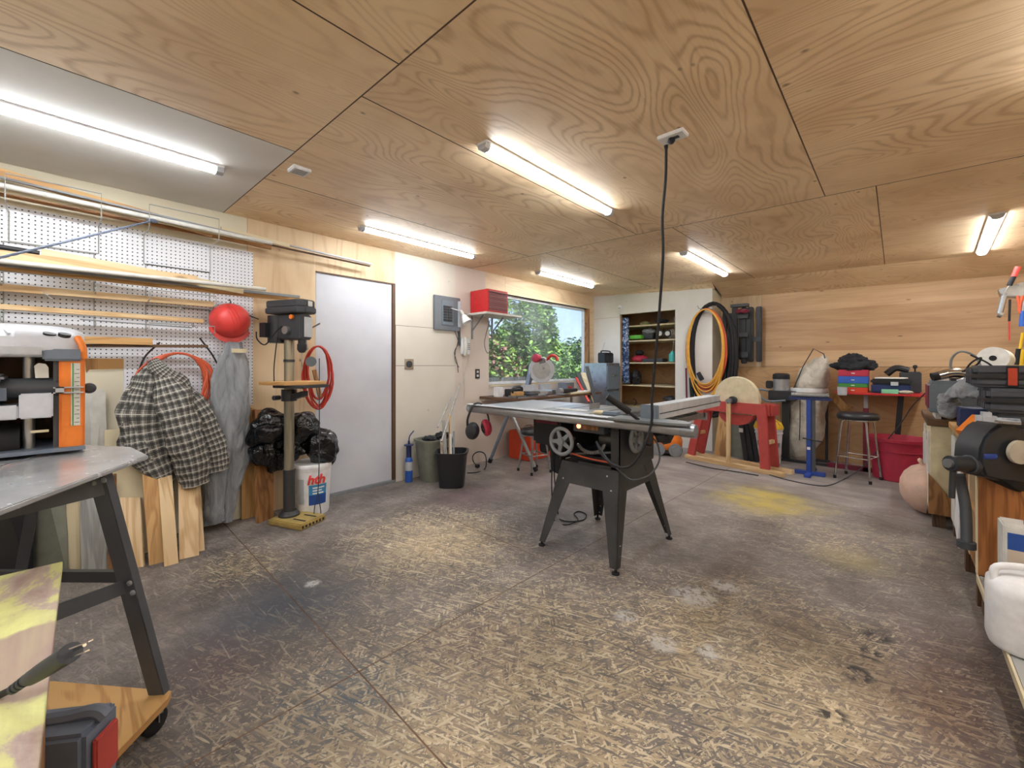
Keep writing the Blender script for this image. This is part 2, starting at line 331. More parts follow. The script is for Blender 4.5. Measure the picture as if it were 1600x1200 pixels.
for a in (('black_plastic', '232428', .42), ('black_metal', '303236', .36), ('dark_grey', '3a3d42', .5), ('tool_grey', '6f7b86', .42), ('case_grey', '484c54', .5), ('mid_grey', '84888c', .5), ('light_grey', 'b9bcc2', .45), ('planer_grey', 'c3c6cf', .45), ('planer_blue_grey', '6c7686', .5),
          ('orange', 'e8802c', .45), ('hose_orange', 'cc5a38', .45), ('hose_red', 'c0392c', .45), ('hose_yellow', 'd9a140', .5), ('red_paint', 'c02a2c', .45), ('frame_red', 'b3453f', .6), ('heater_red', 'c8262a', .4), ('box_red', 'c74322', .5),
          ('tub_red', 'b8304a', .5), ('hat_red', 'dd4440', .4), ('white_plastic', 'e6e6e8', .45), ('off_white', 'cfcdc6', .6), ('blue_plastic', '2f5fb8', .4), ('navy', '1c2c5c', .5), ('blue_metal', '2e4a9c', .45), ('light_blue', '3f8fc0', .5), ('label_blue', '1d4a96', .5),
          ('green_plastic', '3e8a3c', .5), ('lime', '5fb53a', .5), ('mint', '86c9a0', .5), ('teal', '4cb3b0', .45), ('yellow_plastic', 'e6bd2c', .5), ('olive_grey', '7d7f73', .6), ('beige', 'c9b6a0', .6), ('pinkish_beige', 'cfae9a', .6), ('stone', 'cdbf9f', .85), ('cream_panel', 'd5c8a4', .6),
          ('rubber', '17171a', .7), ('grey_cloth', '8b8b90', .9), ('dark_cloth', '25272c', .9), ('cream_cloth', 'bdb5a4', .9), ('coverall', '8d9095', .9), ('rope_blue', '6c7486', .8), ('bark', '5d5048', .9), ('paper', 'efeeea', .8), ('wire_steel', '9b9a96', .35), ('maroon', '7a2338', .5), ('olive', '7f7a4c', .8)):
    plain(*a)
plain('steel', 'a6a9ab', .3, .85, .15); plain('sheet_metal', 'c6c9cd', .25, .45, .1); plain('chrome', 'd0d2d4', .15, 1.0, .05); plain('aluminium', 'b4b6b9', .34, .7, .1); plain('cast_iron', '8e8f8f', .33, .8, .15); plain('table_grey', '7d8286', .4, .3); plain('worn_black', '3c3c3d', .5, .2, .35, .5, 5); plain('painted_metal', '6b7178', .35, .3, .08); plain('galvanised', 'a8aeb6', .3, .8, .15); plain('brass_tan', 'b39a5c', .55, .2, .2); plain('stand_grey', '55585e', .45, .2, .1)
n = N('column_steel'); f = n.noise(n.map(n.ob(), (30, 30, 2)), 1, 4); n.fin(n.ramp(f, [(.3, '77705f'), (.7, 'b5ad98')]), .35, .6)
n = N('bag_plastic'); p = n.ob(); r1 = n.noise(p, 15, 2, .5, 2.2); n.bump(r1, .8, .014); n.fin('090a0d', .16, 0, .6)
n = N('plaid'); u = n.uv(); sp = n.nd('SeparateXYZ'); n.put(sp.inputs[0], u)
def stripes(v, per, wdt, off=0): return n.math('LESS_THAN', n.math('FRACT', n.math('ADD', n.math('DIVIDE', v, per), off)), wdt)
col = n.mix(n.noise(n.ob(), 60, 3), '7c7a75', 'a09d96')
for ax in (0, 1):
    col = n.mix(n.math('MULTIPLY', stripes(sp.outputs[ax], .036, .34), .68), col, '2e2d2c'); col = n.mix(n.math('MULTIPLY', stripes(sp.outputs[ax], .036, .08, .3), .7), col, 'e6e2d6'); col = n.mix(n.math('MULTIPLY', stripes(sp.outputs[ax], .018, .10, .1), .6), col, '20201f')
n.bump(n.noise(n.ob(), 18, 4), .5, .01); n.fin(col, .95)
MT.pop('coverall')
for nm, c1, c2 in (('coverall', 'a0a3a8', '74777c'), ('soft_cream', 'dad3c5', 'b2aa9c'), ('soft_grey', '97999c', '6d7075'), ('soft_black', '2b2d33', '16171a')):
    n = N(nm); f = n.noise(n.map(n.ob(), (1.6, 1.6, .45)) if nm == 'coverall' else n.ob(), 9, 5, .6, .8); n.bump(f, .8, .03); n.fin(n.ramp(f, [(.3, c2), (.65, c1)]), .9)
n = N('mottled_blue'); f = n.noise(n.ob(), 22, 3, .6, 1.0); n.fin(n.ramp(f, [(.42, '1b2f55'), (.5, '4a78b4'), (.56, 'd6dde8'), (.62, '1d2a48')], 'CONSTANT'), .5)
n = N('yellow_worn'); p = n.geo(); f = n.noise(n.map(p, (2.2, 3.4, 2)), 1.5, 6, .62, .5); g = n.noise(n.map(p, (4, 60, 4)), 1, 3); c_ = n.ramp(f, [(.38, '8e6f76'), (.45, 'a89296'), (.48, 'c2c083'), (.6, 'd9dc92'), (.68, 'a8ae9c')]); n.bump(g, .3, .003); sp = n.nd('SeparateXYZ'); n.put(sp.inputs[0], p); xm = n.math('ADD', sp.outputs['X'], n.math('MULTIPLY', n.noise(p, 7, 4), .16)); c_ = n.mix(n.ramp(n.math('MULTIPLY', n.math('ADD', xm, 2.0), .5), [(.45, 0.0), (.455, .9), (.575, .9), (.58, 0.0)]), c_, '97767f'); n.fin(n.mix(n.math('MULTIPLY', g, .3), c_, 'e6e6a0'), .6)
n = N('mesh_grill'); p = n.geo(); f = n.nd('TexWave', wave_type='BANDS', bands_direction='Z', inp={'Vector': p, 'Scale': 30}); n.fin(n.ramp(f.outputs['Fac'], [(.3, '5b3a38'), (.7, '9a8480')]), .5, .3)
n = N('tube_light'); n.b.inputs['Emission Color'].default_value = (.93, .97, 1, 1); n.b.inputs['Emission Strength'].default_value = TUBE; n.fin('ffffff', .4)
n = N('red_lamp'); n.b.inputs['Emission Color'].default_value = (1, .18, .05, 1); n.b.inputs['Emission Strength'].default_value = 4; n.fin('ff5030', .4)
n = N('glass'); t = n.nd('BsdfTransparent'); t.inputs[0].default_value = (.97, .98, .97, 1); g = n.nd('BsdfGlossy'); g.inputs['Roughness'].default_value = .02; d_ = n.nd('BsdfDiffuse'); d_.inputs[0].default_value = (.75, .85, .85, 1)
m1 = n.nd('MixShader'); m1.inputs[0].default_value = .05; m2 = n.nd('MixShader')
n.put(m2.inputs[0], n.ramp(n.noise(n.geo(), 1.0, 4, .6), [(.42, .03), (.66, .20)])); n.t.links.new(t.outputs[0], m1.inputs[1]); n.t.links.new(g.outputs[0], m1.inputs[2]); n.t.links.new(m1.outputs[0], m2.inputs[1]); n.t.links.new(d_.outputs[0], m2.inputs[2]); n.t.links.new(m2.outputs[0], n.n['Material Output'].inputs['Surface'])
n = N('clear_plastic'); t = n.nd('BsdfTransparent'); t.inputs[0].default_value = (.8, .82, .82, 1); g = n.nd('BsdfGlossy'); g.inputs['Roughness'].default_value = .15; m1 = n.nd('MixShader'); m1.inputs[0].default_value = .25
n.t.links.new(t.outputs[0], m1.inputs[1]); n.t.links.new(g.outputs[0], m1.inputs[2]); n.t.links.new(m1.outputs[0], n.n['Material Output'].inputs['Surface'])
for nm, c1, c2 in (('leaf_green', '8fb04a', '4f7a30'), ('leaf_dark', '5f8040', '33522a'), ('leaf_red', 'a87a6a', '6f5a52')):
    n = N(nm); n.b.inputs['Subsurface Weight'].default_value = 0; n.fin(n.mix(n.noise(n.geo(), 9, 2), c2, c1), .6)
n = N('hill_green'); n.fin(n.ramp(n.noise(n.geo(), .9, 6, .7), [(.35, '50703f'), (.7, '88a468')]), .9)
n = N('lawn'); n.fin(n.ramp(n.noise(n.geo(), 2, 6, .7), [(.35, '5f8040'), (.7, '9db060')]), .9)
# ================================================================= THE ROOM
XL, YB, XR, YN = -3.8, 6.6, 1.02, -2.2
WALLT = .12
def uvpanels(name, quads, mats, t=0):
    """one mesh of sheet panels: quads = (pts, material index, grain 0/1)"""
    me = bpy.data.meshes.new(name); bm = bmesh.new(); uv = bm.loops.layers.uv.verify()
    for pts, mi, gr in quads:
        vs = [bm.verts.new(p) for p in pts]; f = bm.faces.new(vs); f.material_index = mi
        nn = [abs(q) for q in f.normal] if f.normal.length else None
        bm.normal_update(); nn = [abs(q) for q in f.normal]; k = nn.index(max(nn)); ax = [i for i in range(3) if i != k]
        if gr: ax = ax[::-1]
        ox, oy = random.random()*20, random.random()*20
        for l in f.loops: l[uv].uv = (l.vert.co[ax[0]]+ox, l.vert.co[ax[1]]+oy)
    bm.to_mesh(me); bm.free()
    for q in mats: me.materials.append(MT[q])
    o = bpy.data.objects.new(name, me); C.objects.link(o); return o
# ---- floor: boards with thin seams
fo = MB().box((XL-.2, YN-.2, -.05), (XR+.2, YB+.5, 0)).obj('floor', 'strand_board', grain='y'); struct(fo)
sm = MB()
a = fl(361, 822); b = fl(639, 1130); c = fl(571, 1044); d = fl(1135, 734); e = fl(575, 760)
def seam(m, p, q, wd=.006, z=.0006):
    p = Vector((p.x, p.y, z)); q = Vector((q.x, q.y, z)); s_ = (q-p).normalized().cross(Vector((0, 0, 1)))*wd/2
    v = [m.bm.verts.new(x) for x in (p-s_, p+s_, q+s_, q-s_)]; m.bm.faces.new(v)
seam(sm, Vector((-3.78, .86, 0)), b+(b-a)*.5); seam(sm, c, d+(d-c).normalized()*1.5); seam(sm, c, c+(c-d).normalized()*1.6); seam(sm, fl(700, 808), fl(835, 868)); seam(sm, fl(1135, 734), fl(1520, 860), .004)
so_ = sm.obj('trim_1', 'dark_wood'); struct(so_)
# ---- ceiling: plywood sheets
XS = [-3.8, -2.86, -1.645, -.34, XR]; G = .003
def cz(x, y): return CEIL(x)
q = []
def cp(x0, x1, y0, y1, mi=0, gr=1):
    q.append(([(x0+G, y0+G, CEIL(x0)), (x0+G, y1-G, CEIL(x0)), (x1-G, y1-G, CEIL(x1)), (x1-G, y0+G, CEIL(x1))], mi, gr))
ye = 6.08
cp(-3.8, -2.36, YN, -1.6, 0); cp(-3.8, -2.36, -1.6, .86, 1)
cp(-2.36, -1.36, YN, .86); cp(-1.36, -.2, YN, .86); cp(-.2, XR, YN, .86)
cp(-3.8, -2.86, .86, 3.38); cp(-2.86, -1.645, .86, 3.38); cp(-1.645, -.34, .86, 3.38); cp(-.34, XR, .86, 3.38, 0, 0)
cp(-3.8, -2.64, 3.38, 5.75); cp(-2.64, -1.34, 3.38, ye); cp(-1.34, -.09, 3.38, ye); cp(-.09, XR, 3.38, ye, 0, 0)
q.append(([(-3.8, 5.75, CEIL(-3.8)), (-3.8, 6.2, CEIL(-3.8)), (-2.64, ye, CEIL(-2.64)), (-2.64, 5.75, CEIL(-2.64))], 0, 1))
# low sloping strip in front of the back wall
q.append(([(-3.8, 6.2, 2.375), (-1.86, 6.22, 2.272), (-1.86, ye, CEIL(-1.86)), (-2.64, ye, CEIL(-2.64))], 0, 0))
q.append(([(-1.86, ye, CEIL(-1.86)), (-1.86, 6.62, 2.18), (XR, 6.62, 2.12), (XR, ye, CEIL(XR))], 0, 0))
uc = uvpanels('ceiling', q, ['ceiling_plywood', 'white_paint']); struct(uc)
# roof deck over the sheets (shows as the dark seams) 
rf = MB().slab([(XL-.2, YN-.2, 2.395), (XR+.2, YN-.2, 2.34), (XR+.2, YB+.9, 2.34), (XL-.2, YB+.9, 2.395)], .12, (0, 0, 1)).obj('trim_2', 'seam'); struct(rf)
m = MB()
for x, y0, y1, dx in ((-2.86, .9, 3.38, 0), (-1.645, .86, 3.38, 0), (-.34, .86, 3.38, 0), (-2.64, 3.38, 5.9, 0), (-1.34, 3.38, 6.0, 0), (-.09, 3.38, 6.05, 0), (-1.36, YN, .86, 0), (-.2, YN, .86, 0)):
    seam(m, Vector((x, y0, 0)), Vector((x, y1, 0)), .005, CEIL(x)-.001)
for y, x0, x1 in ((.86, -3.8, XR), (3.38, -3.8, XR), (-1.6, -2.36, -2.36+.001)):
    for v in m.bm.verts: pass
    v = [m.bm.verts.new(p) for p in ((x0, y-.0025, CEIL(x0)-.001), (x0, y+.0025, CEIL(x0)-.001), (x1, y+.0025, CEIL(x1)-.001), (x1, y-.0025, CEIL(x1)-.001))]; m.bm.faces.new(v)
struct(m.obj('trim_3', 'jamb_brown'))
# ---- left wall: sheets in one plane with the window opening and a shallow door recess
X = XL; yP = 1.021; yD0, yD1, zD = 1.553, 2.352, 2.045; yW0, yW1, zW0, zW1 = 3.70, 6.02, .95, 2.145; zt = 2.40
def wq(y0, y1, z0, z1, mi, gr=0): return ([(X, y0, z0), (X, y1, z0), (X, y1, z1), (X, y0, z1)], mi, gr)
g = .002
q = [wq(YN-.1, yP, 0, zt, 0), wq(yP+g, yD0, 0, zt, 1, 1), wq(yD0, yD1, zD, zt, 1, 1),
     wq(yD1, 3.15, 1.62, zt, 2), wq(yD1+.01, 3.15, 1.20+g, 1.62-g*2, 2), wq(yD1+.01, 3.15, 0, 1.20-g, 2),
     wq(3.15, 3.64, 0, zt, 3), wq(3.64, 4.0, zW1, zt, 4), wq(4.0+g, 6.2, zW1, zt, 4), wq(3.64, yW0, 0, zW1, 3), wq(yW0, yW1, 0, zW0, 3), wq(yW1, 6.25, 0, zW1, 4)]
wl_ = uvpanels('wall_left', q, ['cream_paint', 'wall_plywood', 'drywall', 'drywall_pink', 'wall_plywood']); struct(wl_)
# solid body of the wall behind the sheets
m = MB(); x0, x1 = X-WALLT, X-.002
for y0, y1, z0, z1 in ((YN-.1, yD0, 0, zt), (yD0, yD1, zD, zt), (yD1, yW0, 0, zt), (yW0, yW1, 0, zW0), (yW0, yW1, zW1, zt), (yW1, YB+.5, 0, zt)): m.box((x0, y0, z0), (x1, y1, z1))
m.box((x0, yD0, 0), (X-.07, yD1, zD))
struct(m.obj('wall_left_core', 'seam')).name = 'wall_left.001'
# door
dr = thing('door_1', 'plain white door slab in the plywood wall', 'door', (X, 1.95, 0)); dr['kind'] = 'structure'; del dr['label']; del dr['category']
MB().box((X-.05, yD0+.006, .03), (X-.012, yD1-.03, zD-.01)).obj('door_panel', 'door_paint', dr, bev=.002)
MB().box((X-.055, yD0, 0), (X+.012, yD1, .028)).obj('threshold', 'mid_grey', dr)
MB().box((X-.05, yD1-.028, 0), (X+.004, yD1+.004, zD)).box((X-.05, yD0, zD-.012), (X+.002, yD1, zD)).obj('jamb', 'jamb_brown', dr)
# window
wd_ = thing('window_1', '', '', (X, 4.86, zW0)); wd_['kind'] = 'structure'; del wd_['label']; del wd_['category']
m = MB()
for a_, b_ in (((X-.11, yW0, zW0), (X-.06, yW0+.035, zW1)), ((X-.11, yW1-.035, zW0), (X-.06, yW1, zW1)), ((X-.11, yW0, zW0), (X-.06, yW1, zW0+.035)), ((X-.11, yW0, zW1-.035), (X-.06, yW1, zW1))): m.box(a_, b_)
m.obj('window_frame', 'white_plastic', wd_)
MB().box((X-.088, yW0+.03, zW0+.03), (X-.084, yW1-.03, zW1-.03)).obj('pane', 'glass', wd_)
m = MB().box((X-.12, yW0, zW0-.02), (X+.01, yW1, zW0)).box((X-.12, yW0, zW1), (X+.006, yW1, zW1+.03)); m.obj('window_sill', 'pale_wood', wd_, 'y')
MB().box((X-.12, yW1-.012, zW0), (X+.012, yW1+.028, zW1)).obj('side_trim', 'brown_wood', wd_, 'z')
# ---- back: closet front, pillar, recess, back wall
yC = 6.2; xo0, xo1 = onx(0, 0, 0).x if False else ony(969, 520, yC).x, ony(1055, 520, yC).x
xp = ony(1113, 560, yC).x; zo = ony(1020, 487, yC).z
def yq(y, x0, x1, z0, z1, mi, gr=0): return ([(x0, y, z0), (x1, y, z0), (x1, y, z1), (x0, y, z1)], mi, gr)
q = [yq(yC, XL, xo0, 0, 1.985, 0), yq(yC, XL, xo0, 1.99, 2.375, 0), yq(yC, xo0, xo1, zo, 2.375, 0), yq(yC, xo1, xp, 0, 2.30, 0)]
struct(uvpanels('wall_closet', q, ['white_paint']))
m = MB()
for x0_, x1_, z0, z1 in ((XL-.1, xo0, 0, 2.28), (xo0, xo1, zo, 2.28), (xo1, xp-.003, 0, 2.24)): m.box((x0_, yC+.003, z0), (x1_, yC+.06, z1))
cz_ = 7.0
m.box((xo0-.5, cz_, 0), (xo1+.12, cz_+.05, 2.3)).box((xo1+.10, yC+.06, 0), (xo1+.15, cz_, 2.3)).box((xo0-.5, yC+.06, 0), (xo0-.45, cz_, 2.3))
struct(m.obj('wall_closet_inside', 'plywood_low', grain='x')).name = 'wall_closet.001'
q = [([(xp, yC, 0), (xp, YB, 0), (xp, YB, 2.26), (xp, yC, 2.29)], 0, 1)]
struct(uvpanels('wall_recess', q, ['dark_wood' if False else 'cream_paint']))
xb = ony(1190, 520, YB).x
zs = 1.185
q = [yq(YB, xp, xb, zs, 2.25, 1, 1), yq(YB, xb+g, XR, zs+g, 2.25, 0, 0), yq(YB, xp, XR, 0, zs-g, 2, 0)]
struct(uvpanels('wall_back', q, ['banded_plywood', 'wall_plywood', 'plywood_low']))
struct(MB().box((xp-.2, YB+.003, 0), (XR+.1, YB+.1, 2.3)).obj('wall_back.001', 'seam'))
# ---- right wall and the wall behind the camera
q = [([(XR, YN, 0), (XR, YB, 0), (XR, YB, 2.32), (XR, YN, 2.32)], 0, 0)]
struct(uvpanels('wall_right', q, ['wall_plywood'])); struct(MB().box((XR+.002, YN, 0), (XR+.1, YB+.1, 2.33)).obj('wall_right.001', 'seam'))
q = [([(XL, YN, 0), (XR, YN, 0), (XR, YN, 2.38), (XL, YN, 2.38)], 0, 0)]
struct(uvpanels('wall_front', q, ['drywall'])); struct(MB().box((XL, YN-.1, 0), (XR, YN-.002, 2.38)).obj('wall_front.001', 'seam'))
struct(MB().box((XL-.12, cz_+.06, 0), (XR, cz_+.16, 2.4)).obj('wall_back.002', 'seam'))

# ================================================================= OUTSIDE
gr = MB().sheet(lambda u, v: Vector((-3.95-u*60, -25+v*60, -.6+.25*noise.noise(Vector((u*9, v*9, 0))))), 12, 12).obj('ground', 'lawn'); struct(gr)
hl = MB().sheet(lambda u, v: Vector((-40-26*u, -60+v*140, -1+ (8.2+2.4*noise.noise(Vector((v*7, 2, 0)))+.6*noise.noise(Vector((v*40, 5, 0))))*math.sin(min(u*1.6, 1.57)))), 10, 90).obj('hill', 'hill_green'); tag(hl, 'hazy green wooded hill far beyond the window', 'hill')
def bush(c, size, nleaf, leafs, mats, label, cat='tree', trunk=.03, seed=1, group=None, lump=2.2):
    rnd = random.Random(seed); root = thing('leafy_tree', label, cat, (c[0], c[1], -.5), group)
    m = MB(); base = Vector(c)
    tips = []
    for k in range(9):
        a = rnd.random()*6.28; r = rnd.random()*.6
        tip = base+Vector((math.cos(a)*size[0]*r, math.sin(a)*size[1]*r, size[2]*(rnd.random()*1.2-.3))); tips.append(tip)
        m.tube([(c[0], c[1], -.5), tuple((Vector((c[0], c[1], -.3))+tip)/2+Vector((0, 0, .2))), tip], trunk, 6, 3, trunk*.3)
    m.obj('trunk', 'bark', root)
    for mi, mt in enumerate(mats):
        bm = MB(); b = bm.bm; n_ = 0
        while n_ < nleaf//len(mats):
            p = Vector((rnd.uniform(-1, 1), rnd.uniform(-1, 1), rnd.uniform(-1, 1)))
            if p.length > 1: continue
            if noise.noise(p*lump+Vector((seed*5, mi*.4, 0))) < .02: continue
            q_ = base+Vector((p.x*size[0], p.y*size[1], p.z*size[2]))
            s_ = leafs*rnd.uniform(.6, 1.3); R_ = Matrix.Rotation(rnd.random()*6.28, 3, 'Z') @ Matrix.Rotation(rnd.uniform(-1, 1), 3, 'X') @ Matrix.Rotation(rnd.uniform(-1, 1), 3, 'Y')
            vs = [b.verts.new(q_+R_ @ Vector(v)*s_) for v in ((-1, 0, 0), (-.3, .45, .1), (.5, .4, .1), (1, 0, 0), (.5, -.4, .1), (-.3, -.45, .1))]
            b.faces.new(vs); n_ += 1
        bm.obj('foliage', mt, root)
bush((-6.3, 7.25, 1.75), (.75, .95, 1.5), 6500, .062, ['leaf_green', 'leaf_dark'], 'tall green leafy tree in the middle of the window', seed=3)
bush((-6.0, 6.0, 1.2), (.5, .75, .6), 2200, .05, ['leaf_green', 'leaf_red', 'leaf_dark'], 'loose reddish-leaved tree left of the tall green tree', seed=5)
bush((-6.2, 9.6, 1.0), (.9, 1.9, .95), 7500, .055, ['leaf_green', 'leaf_dark'], 'low sunlit bush right of the tall tree, behind the saw', 'bush', seed=8)
bush((-5.3, 8.9, 1.7), (.35, .45, .8), 1500, .05, ['leaf_green', 'leaf_dark'], 'narrow leafy branches at the right edge of the window', seed=11)
bush((-7.2, 6.3, .75), (.9, 2.0, .8), 6500, .06, ['leaf_dark', 'leaf_green'], 'dark green bush low along the left of the window', 'bush', seed=14)
# fence rail outside under the glass line
ff = MB()
for y in (3.9, 4.5, 5.1): ff.box((-4.35, y, -.6), (-4.3, y+.5, 1.02))
tag(ff.obj('fence', 'grey_wood'), 'low weathered grey board fence outside the window bottom', 'fence')

# ================================================================= CEILING LIGHTS
def light(x0, y0, x1, y1, label, wdt=.075):
    a = Vector((x0, y0, CEIL(x0)-.001)); b = Vector((x1, y1, CEIL(x1)-.001)); c = (a+b)/2
    r = thing('ceiling_light', label, 'light', c, 'LED strip lights')
    d = (b-a).normalized(); s_ = d.cross(Vector((0, 0, 1))).normalized(); up = Vector((0, 0, 1))
    def prof(p, pr): return [p+s_*u*wdt/2-up*v for u, v in pr]
    hs = [(-1, 0), (-1, .010), (-.8, .014), (.8, .014), (1, .010), (1, 0)]
    MB().rings([prof(a, hs), prof(b, hs)]).obj('housing', 'white_plastic', r)
    df = [(-.8, .014), (-.62, .03), (-.3, .037), (.3, .037), (.62, .03), (.8, .014)]
    MB().rings([prof(a+d*.035, df), prof(b-d*.035, df)]).obj('diffuser', 'tube_light', r)
    cp_ = [(-.86, .012), (-.66, .034), (-.3, .041), (.3, .041), (.66, .034), (.86, .012)]
    for e0, e1 in ((a, a+d*.036), (b, b-d*.036)): MB().rings([prof(e0, cp_), prof(e1, cp_)]).obj('end_cap', 'light_grey', r)
light(-1.53, 1.44, -1.53, 2.72, 'long LED strip light on the plywood, nearest the hanging cord outlet')
light(-3.28, 1.70, -3.28, 2.98, 'LED strip light close to the left wall above the white door')
light(-3.25, 3.99, -3.25, 5.28, 'LED strip light near the top of the window')
light(-1.545, 4.17, -1.545, 5.56, 'LED strip light in front of the closet, short in view', .085)
light(.60, 5.95, .53, 4.50, 'LED strip light at the right edge above the workbench', .085)
light(-2.90, -.75, -2.90, .655, 'LED strip light on the white ceiling panel above the pegboard', .09)
light(-.1, -1.9, -.1, -.65, 'LED strip light on the ceiling behind the viewer, in the middle'); light(-1.5, -1.7, -1.5, -.45, 'LED strip light on the ceiling behind the viewer, toward the left'); light(.5, 1.3, .5, 2.55, 'LED strip light above the near end of the workbench'); light(.45, -.6, .45, .65, 'LED strip light on the ceiling beside the viewer, toward the right')  # four strips out of view, added to brighten the room
c = ony(1050, 214, 2.0); c = Vector((-.79, 2.0, CEIL(-.79)))
r = thing('ceiling_outlet', 'white rectangular outlet plate on the ceiling with the cord plugged in', 'outlet', c)
R_ = rz(.0)
MB().obox(c-Vector((0, 0, .009)), (.125, .075, .018), R_).obj('cover_plate', 'white_plastic', r, bev=.003)
MB().box((c.x+.0, c.y-.012, c.z-.0195), (c.x+.03, c.y+.012, c.z-.018)).obj('socket', 'dark_grey', r)
c = Vector((-2.56, .955, CEIL(-2.56)))
r = thing('ceiling_box', 'small square white vented box on the plywood ceiling', 'sensor', c)
MB().box((c.x-.05, c.y-.05, c.z-.02), (c.x+.05, c.y+.05, c.z)).obj('housing', 'white_plastic', r, bev=.004)
m = MB()
for i in range(5): m.box((c.x-.035+i*.016, c.y-.035, c.z-.0215), (c.x-.028+i*.016, c.y+.035, c.z-.02))
m.obj('vent', 'mid_grey', r)
# ================================================================= LEFT WALL: pegboard, racks, sticks, leaning boards
W = XL+.012
tag(MB().slab([(XL+.002, -.9, 1.25), (XL+.002, .30, 1.25), (XL+.002, .30, .89), (XL+.002, 1.06, .89), (XL+.002, 1.06, 2.108), (XL+.002, -.9, 2.15)], .010, (1, 0, 0)).obj('pegboard', 'pegboard', grain='y'), 'white perforated pegboard panel on the wall behind the wood racks', 'pegboard')
# steel wire rod brackets
def rackwire(y0, y1, z0, z1, dpt, label, drop):
    r = thing('wire_rack', label, 'rack', (W, (y0+y1)/2, z0), 'wire racks holding the wood strips')
    m = MB()
    for y in (y0, y1): m.tube([(W+.004, y, z1), (W+.004, y, z0), (W+.02, y, z0-.01), (W+dpt, y, z0-.005)], .0032, 6, 0)
    m.obj('hanger', 'wire_steel', r)
    MB().tube([(W+dpt, y0, z0-.005), (W+dpt, y0, z0+drop), (W+dpt, y1, z0+drop), (W+dpt, y1, z0-.005)], .0035, 6, 0).obj('front_rail', 'wire_steel', r)
    MB().tube([(W+.005, y0, z1), (W+.005, y1, z1)], .003, 6, 0).obj('rear_rail', 'wire_steel', r)
    return r
rackwire(-.19, .18, 2.10, 1.925, .26, 'thin steel wire rack over the pegboard, left one at the top', .14)
rackwire(.40, .775, 2.10, 1.90, .26, 'thin steel wire rack over the pegboard, right one at the top', .14)
rackwire(-.21, .16, 1.66, 1.92, .20, 'thin steel wire rack under the white pipes, left one', .06)
rackwire(.41, .77, 1.64, 1.90, .20, 'thin steel wire rack under the white pipes, right one', .06)
rackwire(-.21, .16, 1.46, 1.64, .16, 'low steel wire rack beside the planer, left one', .045)
rackwire(.41, .77, 1.44, 1.62, .16, 'low steel wire rack beside the planer, right one', .045)
def stick(p0, p1, xoff, w_, t_, mat, name, label, cat='wood strip', grp='wood strips on the wall racks', round_=False):
    a = onx(p0[0], p0[1], XL+xoff); b = onx(p1[0], p1[1], XL+xoff)
    if p0[0] <= 0: a = a+(a-b).normalized()*.5
    m = MB().cyl(a, b, w_/2, n=12) if round_ else MB().beam(a, b, w_, t_, (0, 0, 1))
    return tag(m.obj(name, mat, grain='y', bev=.0015 if not round_ else 0), label, cat, grp)
# top bundle
stick((0, 270), (332, 365), .16, .05, .018, 'old_pine', 'wood_strip', 'long brown wood strip lying highest on the top rack')
stick((0, 277), (395, 372), .20, .012, .02, 'mid_grey', 'metal_strip', 'flat grey metal strip below the topmost brown strip', 'metal strip')
stick((0, 289), (425, 380), .235, .03, .03, 'off_white', 'pipe', 'white plastic pipe on the top rack', 'pipe', round_=True)
stick((0, 297), (400, 377), .18, .018, .02, 'pale_wood', 'wood_strip', 'pale thin wood strip beside the white pipe on the top rack')
stick((0, 302), (424, 387), .10, .03, .02, 'brown_wood', 'wood_strip', 'dark brown wood strip at the bottom of the top rack')
stick((345, 357), (452, 384), .14, .03, .02, 'pale_wood', 'wood_strip', 'short pale wood strip ending past the pegboard corner')
stick((410, 374), (580, 413), .14, .018, .018, 'aluminium', 'metal_rod', 'thin grey metal rod reaching toward the white door', 'metal rod', round_=True)
stick((414, 381), (578, 416), .10, .012, .02, 'dark_wood', 'wood_strip', 'thin dark strip just under the grey metal rod')
# middle bundle
stick((64, 396), (380, 454), .20, .055, .03, 'pale_wood', 'wood_strip', 'thick pale board with a blunt left end on the middle rack')
stick((0, 398), (308, 437), .24, .05, .03, 'pine', 'wood_strip', 'wide yellow pine board in front on the middle rack')
stick((0, 408), (415, 452), .262, .028, .028, 'off_white', 'pipe', 'white plastic pipe on the middle rack', 'pipe', round_=True)
stick((0, 413), (468, 464), .20, .02, .02, 'mid_grey', 'metal_strip', 'grey metal channel under the white pipe on the middle rack', 'metal strip')
stick((0, 418), (474, 470), .13, .035, .02, 'old_pine', 'wood_strip', 'long narrow wood strip ending beyond the pegboard, middle rack')
stick((300, 440), (445, 462), .17, .02, .02, 'pale_wood', 'wood_strip', 'pale thin strip at the right end of the middle bundle')
stick((0, 386), (62, 396), .14, .03, .03, 'black_plastic', 'black_tube', 'black plastic tube end at the left edge of the middle rack', 'tube', round_=True)
stick((0, 449), (334, 476), .12, .04, .028, 'pine', 'wood_strip', 'single yellow pine strip ending at the red hard hat')
stick((0, 479), (318, 502), .11, .03, .025, 'pine', 'wood_strip', 'pine strip below the one that ends at the hard hat')
stick((125, 499), (300, 512), .10, .008, .01, 'mid_grey', 'metal_rod', 'thin grey rod between the low pine strips', 'metal rod', round_=True)
stick((120, 531), (238, 534), .12, .045, .03, 'old_pine', 'wood_strip', 'short brown strip just above the orange cord coil')
stick((120, 540), (325, 541), .10, .02, .02, 'dark_wood', 'wood_strip', 'rough dark strip holding up the orange cord coil')
